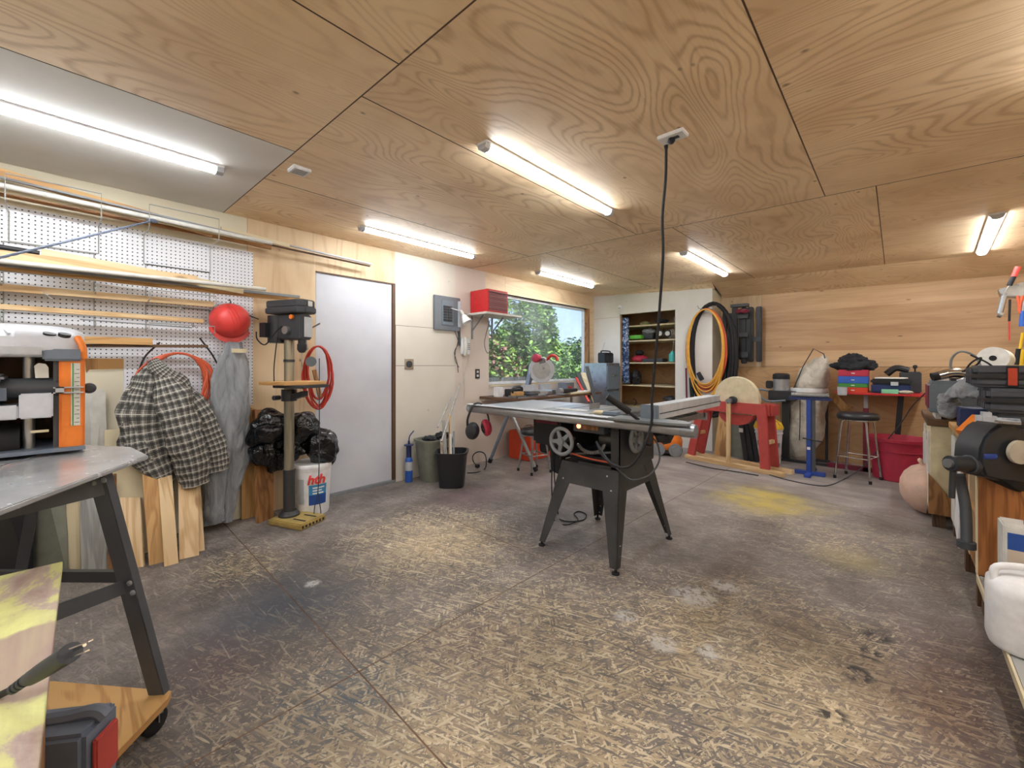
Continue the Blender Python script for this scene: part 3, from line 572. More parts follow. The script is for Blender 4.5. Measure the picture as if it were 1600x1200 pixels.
for (a, b, s) in (((76, 462), (80, 468), 0), ((281, 481), (283, 488), 1), ((300, 507), (302, 516), 2)):
    p = onx(*a, XL+.10); m = MB().tube([p, p+Vector((.03, 0, -.02)), p+Vector((.06, 0, 0))], .003, 6, 3).tube([p+Vector((.05, -.02, .01)), p+Vector((.05, .02, -.03))], .003, 6, 0)
    tag(m.obj('peg_hook', 'wire_steel'), ['small black peg hook under the left of the yellow pine strip', 'small peg hook under the middle of the yellow pine strip', 'small peg hook under the second pine strip'][s], 'hook', 'peg hooks on the pegboard')
# braided blue rope running from rack to planer
a = onx(238, 345, XL+.24); b = at(-30, 410, 1.6)
m = MB(); pts = [a+(b-a)*(i/60) for i in range(61)]
for ph in (0, 2.1, 4.2): m.tube([p+Vector((0, math.cos(i*.9+ph), math.sin(i*.9+ph)))*.003 for i, p in enumerate(pts)], .0035, 5, 0)
m.blob(a, (.02, .03, .012), .3, 3, 4, 2)
tag(m.obj('rope', 'rope_blue'), 'taut blue-grey braided rope tied to the top wire rack', 'rope')
# hard hat: shell seen from the top, hung on a hook
hc = onx(362, 500, XL+.13)
r = thing('hard_hat', 'red hard hat hanging on the pegboard above the grey coverall', 'hard hat', hc)
m = MB(); ax = Vector((1, .05, .10)).normalized()
m.lathe(hc, [(.132, -.05), (.131, -.02), (.122, .02), (.098, .06), (.06, .085), (.02, .095), (0, .096)], 36, ax, 1.0); m.obj('shell', 'hat_red', r, smooth=60)
m = MB()
for k in (-1, 0, 1):
    pts = []
    for i in range(13):
        t = -1.25+i*2.5/12; pts.append(hc+ax*(math.cos(t)*.099-.001)+Vector((0, .35, -.94)).normalized()*math.sin(t)*.118+Vector((0, .94, .35)).normalized()*(k*.022*math.cos(t)))
    m.tube(pts, .005, 6, 0)
m.obj('ridge', 'hat_red', r)
m = MB(); pr = []
for i in range(17):
    a_ = PI+.35+(i/16)*(PI-.9); pr.append((hc+Vector((-.04, math.cos(a_)*.135, math.sin(a_)*.135-.0)), hc+Vector((-.025, math.cos(a_)*.15, math.sin(a_)*.165-.006))))
m.rings([[p, q_, q_+Vector((.006, 0, 0)), p+Vector((.02, 0, .0))] for p, q_ in pr]); m.obj('brim', 'hat_red', r)
m = MB().tube([hc+Vector((-.1, 0, .16)), hc+Vector((-.04, .0, .15)), hc+Vector((-.02, 0, .13))], .004, 6, 3); m.obj('suspension_knob', 'black_plastic', r)
# cords coiled on the pegboard
def coil(c, Rx, Rz, ax, n, r, mat, name, label, cat, jit=.02, seed=0, k=6, hang=.0, lean=0, group=None):
    rnd = random.Random(seed); c = Vector(c); ax = Vector(ax).normalized(); v = Vector((0, 0, 1)); u = v.cross(ax).normalized(); pts = []
    for i in range(n):
        dx, dz, dc, ph = rnd.uniform(-jit, jit), rnd.uniform(0, jit*1.6), rnd.uniform(-jit, jit), rnd.uniform(-.5, .5)
        for j in range(20):
            t = 2*PI*j/20+PI/2; s_ = math.sin(t); low = (1-s_)/2
            wob = noise.noise(Vector((math.cos(t)*1.4+i*3.1, s_*1.4, seed)))*jit*.6
            pts.append(c+u*(math.cos(t)*(Rx+dx*(.25+.75*low)+wob)+math.sin(ph)*jit*low)+v*(s_*Rz-low*low*(dz+hang*i/n)+rnd.uniform(-.002, .002))+ax*(dc*(.25+.6*low)))
    m = MB().tube(pts, r, k, 2); return tag(m.obj(name, mat), label, cat, group)
coil(onx(279, 600, XL+.10), .185, .215, (1, 0, 0), 15, .0068, 'hose_orange', 'extension_cord', 'orange extension cord coil hung on the pegboard above the plaid jacket', 'cord', .075, 3, hang=.06)
pts = [onx(*p, XL+.09) for p in ((312, 528), (335, 560), (352, 600), (357, 640), (346, 672), (325, 678))]
pts2 = [onx(*p, XL+.09) for p in ((250, 535), (225, 560), (213, 600), (208, 640))]
tag(MB().tube(pts, .006, 7).tube(pts2, .006, 7).obj('black_cord', 'rubber'), 'black cord looped behind the orange coil and down past the grey coverall', 'cord')
# plaid jacket
jd = XL+.20
r = thing('plaid_jacket', 'black and grey plaid flannel jacket hanging below the orange cord coil', 'jacket', onx(245, 760, jd))
def J(pts, wpx, th, seed, name, x=jd, folds=.15, mat='plaid', parent=r, side=(0, 1, 0)):
    P3 = [onx(px, py, x+o) for px, py, o in pts]; ws = [w_*(p.dot(FW))/FP*1.12 for w_, p in zip(wpx, P3)]
    m = MB().limb(P3, ws, th, side, folds, 7, seed, 40, 8); me_uv(m); return m.obj(name, mat, parent, keepuv=True, smooth=70)
def me_uv(m):
    wd, M_, n_ = m.uvr; uv = m.bm.loops.layers.uv.verify(); m.bm.verts.index_update(); L = 0
    for f in m.bm.faces:
        if len(f.verts) != 4: continue
        idx = [v.index for v in f.verts]; rows = [i//n_ for i in idx]; cols = [i % n_ for i in idx]
        wrap = max(cols)-min(cols) > 2
        for l, rr, cc in zip(f.loops, rows, cols):
            if wrap and cc == 0: cc = n_
            l[uv].uv = (cc/n_*.62, rr/M_*.55)
J([(240, 566, 0), (238, 600, .0), (228, 650, .0), (232, 690, 0), (248, 730, .0), (266, 768, .0)], [14, 50, 58, 54, 40, 10], [.03, .10, .13, .13, .10, .05], 1, 'body')
J([(225, 590, .0), (212, 640, .0), (220, 700, .0), (238, 735, 0)], [16, 30, 34, 20], [.05, .08, .09, .05], 5, 'left_front', jd+.02)
J([(255, 584, .05), (272, 625, .07), (286, 672, .09), (299, 715, .09), (306, 757, .08)], [26, 44, 44, 38, 32], [.08, .15, .15, .13, .10], 2, 'sleeve')
J([(275, 596, .02), (305, 640, .02), (322, 675, .02), (333, 705, .02), (338, 736, .02)], [20, 36, 34, 32, 28], [.06, .10, .10, .09, .07], 3, 'sleeve', folds=.13)
J([(238, 563, .04), (252, 580, .06), (280, 600, .06), (300, 625, .04)], [14, 20, 22, 10], [.05, .06, .05, .03], 8, 'collar', side=(0, .7, .7))
# grey coverall
r2 = thing('coverall', 'pair of grey work coveralls hanging under the red hard hat', 'clothing', onx(355, 815, XL+.1))
def K(pts, wpx, th, seed, name, folds=.17): return J(pts, wpx, th, seed, name, XL+.10, folds, 'coverall', r2)
K([(366, 535, 0), (364, 580, .02), (364, 640, .03), (362, 690, .03), (366, 716, .02)], [20, 38, 38, 32, 18], [.05, .09, .11, .11, .08], 12, 'torso', .10)
K([(356, 640, .02), (345, 690, .03), (337, 740, .03), (335, 790, .03), (338, 816, .03)], [22, 32, 28, 24, 26], [.08, .1, .1, .09, .08], 13, 'leg')
K([(374, 640, .01), (372, 700, .01), (363, 750, .01), (357, 790, .01), (355, 815, .02)], [22, 30, 24, 18, 14], [.08, .09, .08, .08, .08], 14, 'leg')
K([(352, 555, .02), (345, 600, .03), (345, 650, .04), (350, 680, .04)], [14, 22, 24, 16], [.05, .07, .08, .06], 15, 'sleeve')
a = onx(374, 548, XL+.17); MB().obox(a, (.006, .10, .03), rz(0)).obj('belt_tab', 'cream_panel', r2)
# leaning boards
def plank(bl, br, tl, tr, mat, name, label, t=.022, top=.03, z=0.0, grp='boards leaning on the left wall', off=0, cat='board'):
    A = fl(*bl); B = fl(*br)
    if off: A.x = B.x = off
    Tl = onx(*tl, XL+top); Tr = onx(*tr, XL+top)
    n_ = (B-A).cross(Tl-A).normalized()
    if n_.x > 0: n_ = -n_
    m = MB().slab([A, B, Tr, Tl], t, n_); return tag(m.obj(name, mat, grain='z', bev=.0015), label, cat, grp)
plank((131, 872), (172, 858), (134, 610), (165, 609), 'off_white', 'cement_board', 'grey cement board with a rounded top beside the orange planer', .012, .05)
plank((150, 852), (232, 830), (133, 560), (219, 559), 'live_edge', 'slab_board', 'wide two-tone live edge slab leaning behind the jacket', .03, .012)
plank((168, 880), (236, 862), (163, 672), (222, 668), 'pale_wood', 'plywood_board', 'wide pale plywood board below the live edge slab', .012, .09)
plank((192, 889), (224, 886), (187, 777), (219, 777), 'pine', 'pine_board', 'short pine board just right of the stand leg', .02, .22)
plank((233, 884), (257, 878), (219, 700), (245, 700), 'old_pine', 'pine_board', 'darker tan pine board with knots, right of the short board', .02, .14)
plank((257, 886), (279, 880), (246, 730), (268, 730), 'pine', 'pine_board', 'narrow bright pine board standing out farthest from the wall', .02, .2)
plank((280, 875), (311, 868), (278, 720), (309, 720), 'pine', 'pine_board', 'wide light pine board under the jacket sleeve', .022, .16)
plank((306, 863), (320, 860), (300, 740), (312, 740), 'pine', 'pine_board', 'thin pine board peeking out behind the wide light one', .018, .12)
plank((317, 824), (376, 808), (316, 640), (376, 640), 'cream_paint', 'pale_board', 'tall pale panel standing behind the grey coverall', .012, .015)
plank((378, 812), (402, 806), (376, 632), (402, 640), 'old_pine', 'pine_board', 'brown board leaning just left of the drill press', .02, .02)
plank((404, 818), (428, 808), (398, 640), (428, 640), 'brown_wood', 'wood_board', 'dark brown board directly behind the drill press column', .03, .05)
plank((105, 890), (126, 890), (103, 770), (124, 770), 'pale_wood', 'pine_board', 'narrow yellow board seen between the stand legs', .03, .2)
plank((127, 893), (168, 892), (122, 735), (164, 735), 'grey_wood', 'weathered_board', 'weathered grey board seen through the planer stand', .02, .16)
plank((168, 893), (180, 893), (166, 740), (178, 740), 'brown_wood', 'wood_board', 'thin brown board edge right of the weathered grey board', .02, .2)
plank((48, 893), (104, 893), (44, 650), (104, 650), 'olive_grey', 'ribbed_sheet', 'greenish grey ribbed panel behind the planer stand', .01, .15)
plank((-40, 900), (46, 900), (-40, 640), (46, 640), 'black_plastic', 'black_sheet', 'large black panel at the left edge behind the planer', .02, .25)
#kn = onx(145, 607, XL+.18); tag(MB().lathe(kn, [(.0, -.03), (.02, -.03), (.028, -.018), (.035, 0), (.03, .018), (.018, .026), (0, .028)], 20, (1, 0, 0)).cyl(kn, kn-Vector((.14, 0, 0)), .008).obj('round_knob', 'dark_grey'), 'round dark knob next to the orange planer side', 'knob')

# ================================================================= DRILL PRESS
DX, DY = -3.46, 1.215
bx_ = -3.36
r = thing('drill_press', 'floor standing drill press with grey head on a steel column', 'drill press', (DX, DY, 0))
cx, cy = DX, DY-.0
ang = math.radians(22)
def L(x, y, z): v = rz(ang) @ Vector((x, y, 0)); return Vector((DX+v.x, DY+v.y, z))
RM = rz(ang)
m = MB().slab([L(-.08, -.12, 0), L(.25, -.12, 0), L(.25, .12, 0), L(-.08, .12, 0)], .045, (0, 0, 1)); m.obj('base', 'brass_tan', r, bev=.008)
m = MB()
for y in (-.05, .05): m.slab([L(.10, y-.008, .0455), L(.22, y-.008, .0455), L(.22, y+.008, .0455), L(.10, y+.008, .0455)], .001, (0, 0, 1))
for i in range(7): m.slab([L(.2505, -.11+i*.032, .012), L(.2505, -.095+i*.032, .012), L(.2505, -.095+i*.032, .03), L(.2505, -.11+i*.032, .03)], .001, (1, 0, 0))
m.obj('slot', 'rubber', r)
m = MB().lathe(L(0, 0, .045), [(.075, 0), (.075, .012), (.062, .025), (.052, .04)], 24).cyl(L(0, 0, .08), L(0, 0, .40), .041); m.obj('column_foot', 'worn_black', r)
MB().cyl(L(0, 0, .38), L(0, 0, 1.50), .036, n=28).obj('column', 'column_steel', r)
MB().cyl(L(0, 0, 1.23), L(0, 0, 1.25), .04).obj('column_collar', 'black_metal', r)
m = MB().cyl(L(0, 0, .93), L(0, 0, 1.02), .055).slab([L(0, -.03, .93), L(.16, -.03, .97), L(.16, .03, .97), L(0, .03, .93)], .04, (0, 0, 1)).cyl(L(-.02, -.07, .96), L(-.02, -.12, .96), .018).cyl(L(0, .03, .97), L(0, .14, .955), .01)
m.obj('table_bracket', 'black_metal', r)
m = MB().slab([L(-.02, -.13, 1.035), L(.27, -.13, 1.035), L(.27, .13, 1.035), L(-.02, .13, 1.035)], .022, (0, 0, 1)); m.obj('table', 'dark_grey', r, bev=.004)
tp = MB().slab([L(-.10, -.18, 1.058), L(.14, -.17, 1.058), L(.25, -.05, 1.058), L(.24, .13, 1.058), L(-.08, .17, 1.058)], .025, (0, 0, 1)).obj('table_board', 'old_pine', r, 'y', bev=.002)
# head
m = MB().slab([L(-.06, -.055, 1.40), L(.17, -.055, 1.40), L(.19, -.02, 1.40), L(.19, .02, 1.40), L(.17, .055, 1.40), L(-.06, .055, 1.40)], .19, (0, 0, 1)); hd = m.obj('head', 'dark_grey', r, bev=.01)
MB().slab([L(.1925, -.038, 1.42), L(.1925, .038, 1.42), L(.1925, .038, 1.57), L(.1925, -.038, 1.57)], .002, RM @ Vector((1, 0, 0))).obj('front_label', 'light_grey', hd)
m = MB().slab([L(-.15, -.09, 1.60), L(.17, -.09, 1.60), L(.22, -.05, 1.60), L(.22, .05, 1.60), L(.17, .09, 1.60), L(-.15, .09, 1.60)], .045, (0, 0, 1)).slab([L(-.145, -.085, 1.645), L(.165, -.085, 1.645), L(.21, -.045, 1.645), L(.21, .045, 1.645), L(.165, .085, 1.645), L(-.145, .085, 1.645)], .055, (0, 0, 1))
bc = m.obj('belt_cover', 'dark_grey', r, bev=.007)
MB().slab([L(.2125, -.02, 1.65), L(.2125, .02, 1.65), L(.2125, .02, 1.69), L(.2125, -.02, 1.69)], .002, RM @ Vector((1, 0, 0))).obj('badge', 'off_white', bc)
m = MB().cyl(L(-.12, -.0, 1.38), L(-.12, 0, 1.59), .07).slab([L(-.18, -.11, 1.42), L(-.12, -.11, 1.42), L(-.12, -.05, 1.42), L(-.18, -.05, 1.42)], .11, (0, 0, 1)); m.obj('motor', 'black_plastic', r)
m = MB().lathe(L(.13, 0, 1.40), [(.028, 0), (.028, -.03), (.034, -.035), (.034, -.075), (.022, -.095), (.012, -.10)], 20); ch = m.obj('chuck', 'black_metal', r)
MB().cyl(L(.13, 0, 1.30), L(.13, 0, 1.17), .004, n=8).obj('drill_bit', 'steel', ch)
m = MB().cyl(L(.05, -.055, 1.47), L(.05, -.085, 1.47), .03).cyl(L(.05, .055, 1.47), L(.05, .10, 1.47), .022); hub = m.obj('feed_hub', 'steel', r)
for k in range(3):
    a_ = .5+k*2.09; p = L(.05, .10, 1.47); q_ = L(.05+.14*math.cos(a_), .135, 1.47+.14*math.sin(a_))
    MB().cyl(p, q_, .006).obj('feed_handle', 'steel', hub)
    
MB().cyl(L(.1, -.06, 1.57), L(.1, -.075, 1.57), .018).obj('switch_knob', 'orange', hd)
MB().tube([L(-.2, -.12, 1.46), L(-.15, -.15, 1.40), L(-.08, -.14, 1.36), L(-.03, -.1, 1.45), L(.02, -.08, 1.5)], .005, 6).tube([L(-.2, -.10, 1.56), L(-.3, -.15, 1.60), L(-.36, -.2, 1.59)], .004, 6).tube([L(-.03, -.08, 1.42), L(-.05, -.09, 1.2), L(-.05, -.09, 1.08)], .004, 6).obj('power_cable', 'rubber', r)
# orange hose/cord coil hanging on its right
coil(onx(497, 580, -3.66), .10, .215, (1, -.2, 0), 9, .0068, 'hose_red', 'air_hose', 'red-orange air hose coil hanging between the drill press and the door', 'hose', .035, 9, hang=.10)
r3 = thing('dial_gauge', 'small grey disc tool with a wooden handle hanging beside the drill press', 'tool', onx(486, 570, -3.58))
MB().cyl(onx(486, 565, -3.59), onx(486, 565, -3.56), .042).obj('disc', 'tool_grey', r3); MB().beam(onx(491, 578, -3.58), onx(500, 620, -3.58), .03, .015, (0, 1, 0)).obj('handle', 'brown_wood', r3)
# trash bags, bucket
def bagp(px, py, x): return onx(px, py, x)
m = MB().blob(bagp(425, 672, -3.62), (.13, .17, .15), .34, 1.1, 2, 5, False).blob(bagp(410, 708, -3.62), (.10, .10, .11), .36, 1.3, 5, 5, False).blob(bagp(432, 718, -3.66), (.08, .07, .10), .36, 1.3, 8, 5, False)
tag(m.obj('trash_bag', 'bag_plastic', smooth=80), 'crumpled black plastic bag left of the drill press column', 'bag')
m = MB().blob(bagp(470, 672, -3.6), (.12, .15, .16), .34, 1.2, 12, 5, False).blob(bagp(460, 700, -3.6), (.1, .1, .1), .36, 1.3, 15, 5, False)
tag(m.obj('trash_bag', 'bag_plastic', smooth=80), 'crumpled black plastic bag right behind the drill press column', 'bag')
m = MB().blob(bagp(503, 698, -3.52), (.13, .13, .155), .30, 1.2, 22, 5, False)
tag(m.obj('trash_bag', 'bag_plastic', smooth=80), 'black plastic bag hanging over the right side of the white bucket', 'bag')
bkc = Vector((-3.55, 1.42, 0)); 
r = thing('pool_bucket', 'white plastic bucket with a red lettered blue label beside the door', 'bucket', bkc)
MB().lathe(bkc, [(.128, 0), (.132, .01), (.146, .345), (.146, .36), (.152, .362), (.152, .385), (.146, .387)], 44).obj('body', 'white_plastic', r, smooth=50)
MB().lathe(bkc, [(.156, .378), (.158, .40), (.15, .412), (.12, .405), (0, .405)], 44).obj('lid', 'white_plastic', r, smooth=50)
def wrap(c, z0, z1, a0, a1, R0, R1, zz, name, mat, par, n=16):
    rr = lambda z: R0+(R1-R0)*z/zz+.0012
    m = MB(); m.sheet(lambda u, v: Vector((c.x+math.cos(a0+(a1-a0)*u)*rr(z0+(z1-z0)*v), c.y+math.sin(a0+(a1-a0)*u)*rr(z0+(z1-z0)*v), z0+(z1-z0)*v)), n, 3); return m.obj(name, mat, par)
va = math.atan2(-bkc.y, -bkc.x)
wrap(bkc, .09, .17, va-.15, va+.85, .132, .146, .345, 'label_band', 'label_blue', r); wrap(bkc, .17, .25, va-.15, va+.85, .132, .146, .345, 'label_band', 'light_blue', r)
wrap(bkc, .10, .30, va-.75, va-.4, .132, .146, .345, 'side_label', 'light_grey', r, 6)
for k in range(3): wrap(bkc, .225-.022*k-.004, .232-.022*k, va+.05, va+.05+(.65, .5, .6)[k], .1328, .1468, .345, 'label_text', 'white_plastic', r)
def text(body, loc, size, xdir, up, mat, name, par, ext=.001, bold=.0, shear=0):
    cu = bpy.data.curves.new(name, 'FONT'); cu.body = body; cu.size = size; cu.extrude = ext; cu.align_x = 'CENTER'; cu.align_y = 'CENTER'; cu.offset = bold; cu.shear = shear
    o = bpy.data.objects.new(name+'_src', cu); C.objects.link(o); dg = bpy.context.evaluated_depsgraph_get(); me = bpy.data.meshes.new_from_object(o.evaluated_get(dg)); bpy.data.objects.remove(o)
    X_ = Vector(xdir).normalized(); Y_ = Vector(up); Y_ = (Y_-X_*Y_.dot(X_)).normalized(); Z_ = X_.cross(Y_)
    M_ = Matrix((X_, Y_, Z_)).transposed().to_4x4(); M_.translation = Vector(loc)
    me.transform(M_); root = par
    while root.parent: root = root.parent
    me.transform(Matrix.Translation(-root.location)); me.materials.clear(); me.materials.append(MT[mat])
    q_ = bpy.data.objects.new(name, me); C.objects.link(q_); q_.parent = par; return q_
ta = va+.22; tn = Vector((math.cos(ta), math.sin(ta), 0)); text('hth', bkc+tn*.1462+Vector((0, 0, .292)), .10, (-tn.y, tn.x, 0), (0, 0, 1), 'hat_red', 'lettering', r, .003, .003, .2)
jc = Vector((-3.53, 1.50, .407)); r = thing('blue_lid_jar', 'small jar with a blue lid on top of the white bucket', 'jar', jc)
MB().cyl(jc, jc+Vector((0, 0, .03)), .04).obj('body', 'white_plastic', r); MB().cyl(jc+Vector((0, 0, .03)), jc+Vector((0, 0, .06)), .042).obj('lid', 'blue_plastic', r)
p = [L(.28, .30, z) for z in (1.05, .8, .5, .28)]; p = [onx(*q_, -3.35) for q_ in ((499, 560), (499, 640), (499, 700), (497, 765), (492, 790), (491, 805), (496, 811), (501, 803), (500, 790), (497, 770))]
tag(MB().tube(p, .0035, 6).obj('wire_loop', 'dark_grey'), 'long thin wire with a loop hanging in front of the white bucket', 'wire')

# ================================================================= WALL BETWEEN DOOR AND WINDOW
def face(px0, py0, px1, py1, dpt, x=XL+.002):
    a = onx(px0, py0, x); b = onx(px1, py1, x); return a.y, b.y, a.z, b.z
c = Vector((XL+.002, 3.02, 1.81)); r = thing('breaker_panel', 'grey metal electrical breaker panel on the drywall', 'electrical panel', c)
MB().box((XL+.002, 2.83, 1.60), (XL+.028, 3.21, 1.99)).obj('cover', 'painted_metal', r, bev=.006)
MB().box((XL+.028, 2.93, 1.66), (XL+.034, 3.10, 1.94)).obj('door_frame', 'tool_grey', r, bev=.002)
m = MB()
for k in range(2):
    for i in range(6): m.box((XL+.034, 2.955+k*.065, 1.705+i*.030), (XL+.042, 3.01+k*.065, 1.729+i*.030))
m.obj('breaker', 'black_plastic', r)
MB().box((XL+.028, 3.17, 1.65), (XL+.05, 3.205, 1.95)).obj('open_door', 'light_grey', r)
c = onx(727, 498, XL+.14); r = thing('clamp_lamp', 'white clip-on work lamp between breaker panel and heater shelf', 'lamp', c)
d = Vector((.3, .15, -.6)).normalized(); MB().lathe(c-d*.05, [(.018, 0), (.03, .02), (.05, .07), (.062, .10), (.058, .10), (.045, .07), (.02, .025)], 24, d, solid=False).obj('lamp_shade', 'white_plastic', r)
MB().cyl(c-d*.05, c-d*.11, .02).obj('lamp_socket', 'off_white', r)
MB().beam(c-d*.1, onx(700, 480, XL+.02), .012, .008).beam(c-d*.08+Vector((0, .02, 0)), c+Vector((.02, .16, .03)), .012, .008).obj('clamp', 'steel', r)
m = MB().tube([onx(*p, XL+.02) for p in ((715, 510), (716, 530), (712, 548), (711, 562), (717, 574))], .004, 6).tube([onx(*p, XL+.02) for p in ((710, 516), (716, 535), (710, 550), (714, 566), (716, 582))], .004, 6).tube([onx(*p, XL+.02) for p in ((718, 505), (718, 540))], .012, 6)
tag(m.obj('hanging_cables', 'dark_grey'), 'dark cables dangling below the breaker panel and lamp', 'cable')
tag(MB().tube([onx(*p, XL+.012) for p in ((733, 555), (727, 580), (726, 600), (725, 624))], .003, 6).tube([onx(*p, XL+.012) for p in ((722, 558), (724, 590), (726, 608))], .003, 6).obj('phone_cord', 'off_white'), 'thin pale cord hanging from the wall phone', 'cord')
c = onx(727, 541, XL+.03); r = thing('wall_phone', 'white corded telephone on the wall right of the cables', 'telephone', c)
MB().obox(c, (.04, .13, .19), rz(0)).obj('base', 'white_plastic', r, bev=.008)
MB().tube([c+Vector((.035, -.035, .10)), c+Vector((.05, -.035, .05)), c+Vector((.05, -.035, -.06)), c+Vector((.035, -.035, -.11))], .02, 10, 4).obj('handset', 'off_white', r)
m = MB()
for i in range(3):
    for j in range(4): m.obox(c+Vector((.021, .015+.018*i, .03-.022*j)), (.004, .011, .012), rz(0))
m.obj('keypad', 'mid_grey', r)
c = onx(639, 569, XL+.004); r = thing('junction_box', 'square metal junction box beside the white door', 'junction box', c)
MB().box((XL+.002, c.y-.055, c.z-.055), (XL+.008, c.y+.055, c.z+.055)).obj('plate', 'chrome', r, bev=.002); MB().lathe(c+Vector((.005, 0, 0)), [(.035, 0), (.035, .006), (.012, .008), (0, .008)], 20, (1, 0, 0)).obj('receptacle', 'dark_grey', r)
c = onx(746, 584, XL+.004); r = thing('wall_outlet', 'duplex wall outlet left of the window', 'outlet', c)
MB().box((XL+.002, c.y-.035, c.z-.058), (XL+.008, c.y+.035, c.z+.058)).obj('plate', 'black_metal', r)
m = MB()
for dz in (-.024, .024): m.box((XL+.008, c.y-.016, c.z+dz-.014), (XL+.012, c.y+.016, c.z+dz+.014))
m.obj('socket', 'off_white', r)
# heater on its shelf
r = thing('wall_shelf', 'small white wall shelf left of the window', 'shelf', (XL, 3.66, 1.82))
sy0, sy1 = 3.33, 3.95
MB().box((XL+.002, sy0, 1.80), (XL+.34, sy1, 1.825)).obj('shelf_board', 'off_white', r, bev=.002)
for y in (sy0+.08, sy1-.2): MB().beam((XL+.008, y, 1.80), (XL+.008, y, 1.52), .025, .01, (0, 1, 0)).beam((XL+.01, y, 1.62), (XL+.2, y, 1.795), .02, .008, (0, 1, 0)).obj('bracket', 'mid_grey', r)
hx, hy0, hy1, hz = XL+.03, 3.36, 3.70, 1.826
r = thing('shop_heater', 'red box heater with a louvred front on the white wall shelf', 'heater', (hx+.1, 3.5, hz))
b_ = MB().box((hx, hy0, hz), (hx+.30, hy1, hz+.265)).obj('body', 'heater_red', r, bev=.004)
MB().box((hx+.301, hy0+.02, hz+.02), (hx+.306, hy1-.02, hz+.245)).obj('grille', 'mesh_grill', r)
m = MB()
for i in range(9): m.box((hx+.306, hy0+.02, hz+.03+i*.025), (hx+.316, hy1-.02, hz+.034+i*.025))
m.obj('louvre', 'tub_red', r)
MB().tube([(hx+.1, hy0+.12, hz+.265), (hx+.15, hy0+.12, hz+.29), (hx+.2, hy0+.12, hz+.265)], .006, 6).obj('handle', 'steel', r)
p = [onx(*q_, XL+.12) for q_ in ((766, 499), (760, 520), (757, 538), (762, 552), (769, 540), (768, 520), (763, 500))]
tag(MB().tube(p, .004, 6).obj('heater_cord', 'dark_grey'), 'black power cord looped under the heater shelf', 'cord')
# torch cylinder
c = fl(640, 753); c.x = -3.71; r = thing('gas_torch', 'blue gas torch cylinder on the floor beside the door frame', 'gas cylinder', c)
MB().lathe(c, [(.036, 0), (.038, .01), (.038, .22), (.03, .25), (.015, .265), (.0, .27)], 24).obj('cylinder', 'blue_plastic', r)
MB().cyl(c+Vector((0, 0, .12)), c+Vector((0, 0, .21)), .0388).obj('label_wrap', 'light_grey', r)
MB().lathe(c+Vector((0, 0, .255)), [(.026, 0), (.026, .11), (.015, .115), (.05, .12), (.05, .13), (.012, .135), (.01, .17), (0, .17)], 20).tube([c+Vector((0, 0, .42)), c+Vector((.0, .01, .47)), c+Vector((0, .06, .52))], .006, 6, 4).obj('burner', 'navy', r)
# bins
def bin_(c, sx0, sy0, sx1, sy1, h, mat, name, label, rot=0, t=.006):
    R_ = rz(rot); c = Vector(c); r = thing(name, label, 'trash can', c); k = 24; rs = []
    def loop(a, b, z): 
        o = []
        for i in range(k):
            th = 2*PI*i/k; q_ = 4.5; cx_, sy_ = math.cos(th), math.sin(th); s_ = (abs(cx_)**q_+abs(sy_)**q_)**(-1/q_)
            o.append(c+R_ @ Vector((cx_*s_*a/2, sy_*s_*b/2, 0))+Vector((0, 0, z)))
        return o
    MB().rings([loop(sx0, sy0, 0), loop(sx1, sy1, h), loop(sx1-2*t, sy1-2*t, h), loop(sx0-2*t, sy0-2*t, .01)]).obj('body', mat, r, smooth=50)
    MB().rings([loop(sx1, sy1, h-.02), loop(sx1+.02, sy1+.02, h-.018), loop(sx1+.022, sy1+.022, h+.004), loop(sx1-.012, sy1-.012, h+.004), loop(sx1-.012, sy1-.012, h-.02)], capa=False, capb=False).obj('rim', mat, r, smooth=50)
    return r
bin_((-3.60, 2.70, 0), .22, .26, .30, .36, .43, 'olive_grey', 'trash_can', 'tall grey-green plastic trash can behind the black bin', 0)
bin_((-3.28, 2.68, 0), .24, .24, .30, .32, .345, 'black_plastic', 'trash_bin', 'black plastic bin full of offcuts in front of the grey can', .75)
m = MB().blob((-3.62, 2.66, .43), (.08, .07, .03), .5, 3, 3, 3).blob((-3.56, 2.78, .45), (.07, .07, .04), .6, 3, 6, 3)
tag(m.obj('scrap_heap', 'dark_cloth'), 'dark crumpled rubbish at the top of the grey-green can', 'rubbish', kind='stuff')
def off(b, t, w_, t_, mat, nm, label, d0=3.75, d1=3.9):
    return tag(MB().beam(at(*b, d0), at(*t, d1), w_, t_, RT).obj(nm, mat), label, 'wood offcut', 'offcuts standing in the black bin')
off((697, 722), (693, 657), .035, .02, 'grey_wood', 'offcut', 'broad weathered grey offcut standing in the black bin', 4.17, 4.27)
off((702, 722), (702, 648), .014, .014, 'old_pine', 'offcut', 'thin tall brown offcut in the black bin', 4.20, 4.30)
off((705, 722), (704, 678), .02, .012, 'off_white', 'offcut', 'short white strip in the black bin', 4.14, 4.24)
off((709, 722), (709, 674), .016, .02, 'mid_grey', 'offcut', 'short grey tube at the right of the black bin', 4.17, 4.27)
off((691, 722), (690, 686), .028, .02, 'yellow_worn', 'offcut', 'short yellowish offcut at the left of the black bin', 4.20, 4.30)
tag(MB().beam(at(690, 690, 4.0), onx(719, 600, XL+.02), .016, .016, RT).obj('white_batten', 'grey_wood'), 'long pale batten leaning from the bins to the wall', 'batten')
tag(MB().beam(at(684, 668, 4.05), onx(706, 620, XL+.02), .012, .012, RT).obj('thin_batten', 'grey_wood'), 'thin grey batten leaning beside the long pale one', 'batten')
pts = [fl(730, 739, .006), fl(745, 738, .006), fl(757, 733, .006), at(760, 722, 4.35), at(757, 709, 4.4), at(747, 706, 4.42), at(739, 712, 4.4), at(740, 722, 4.35), fl(747, 729, .01)]
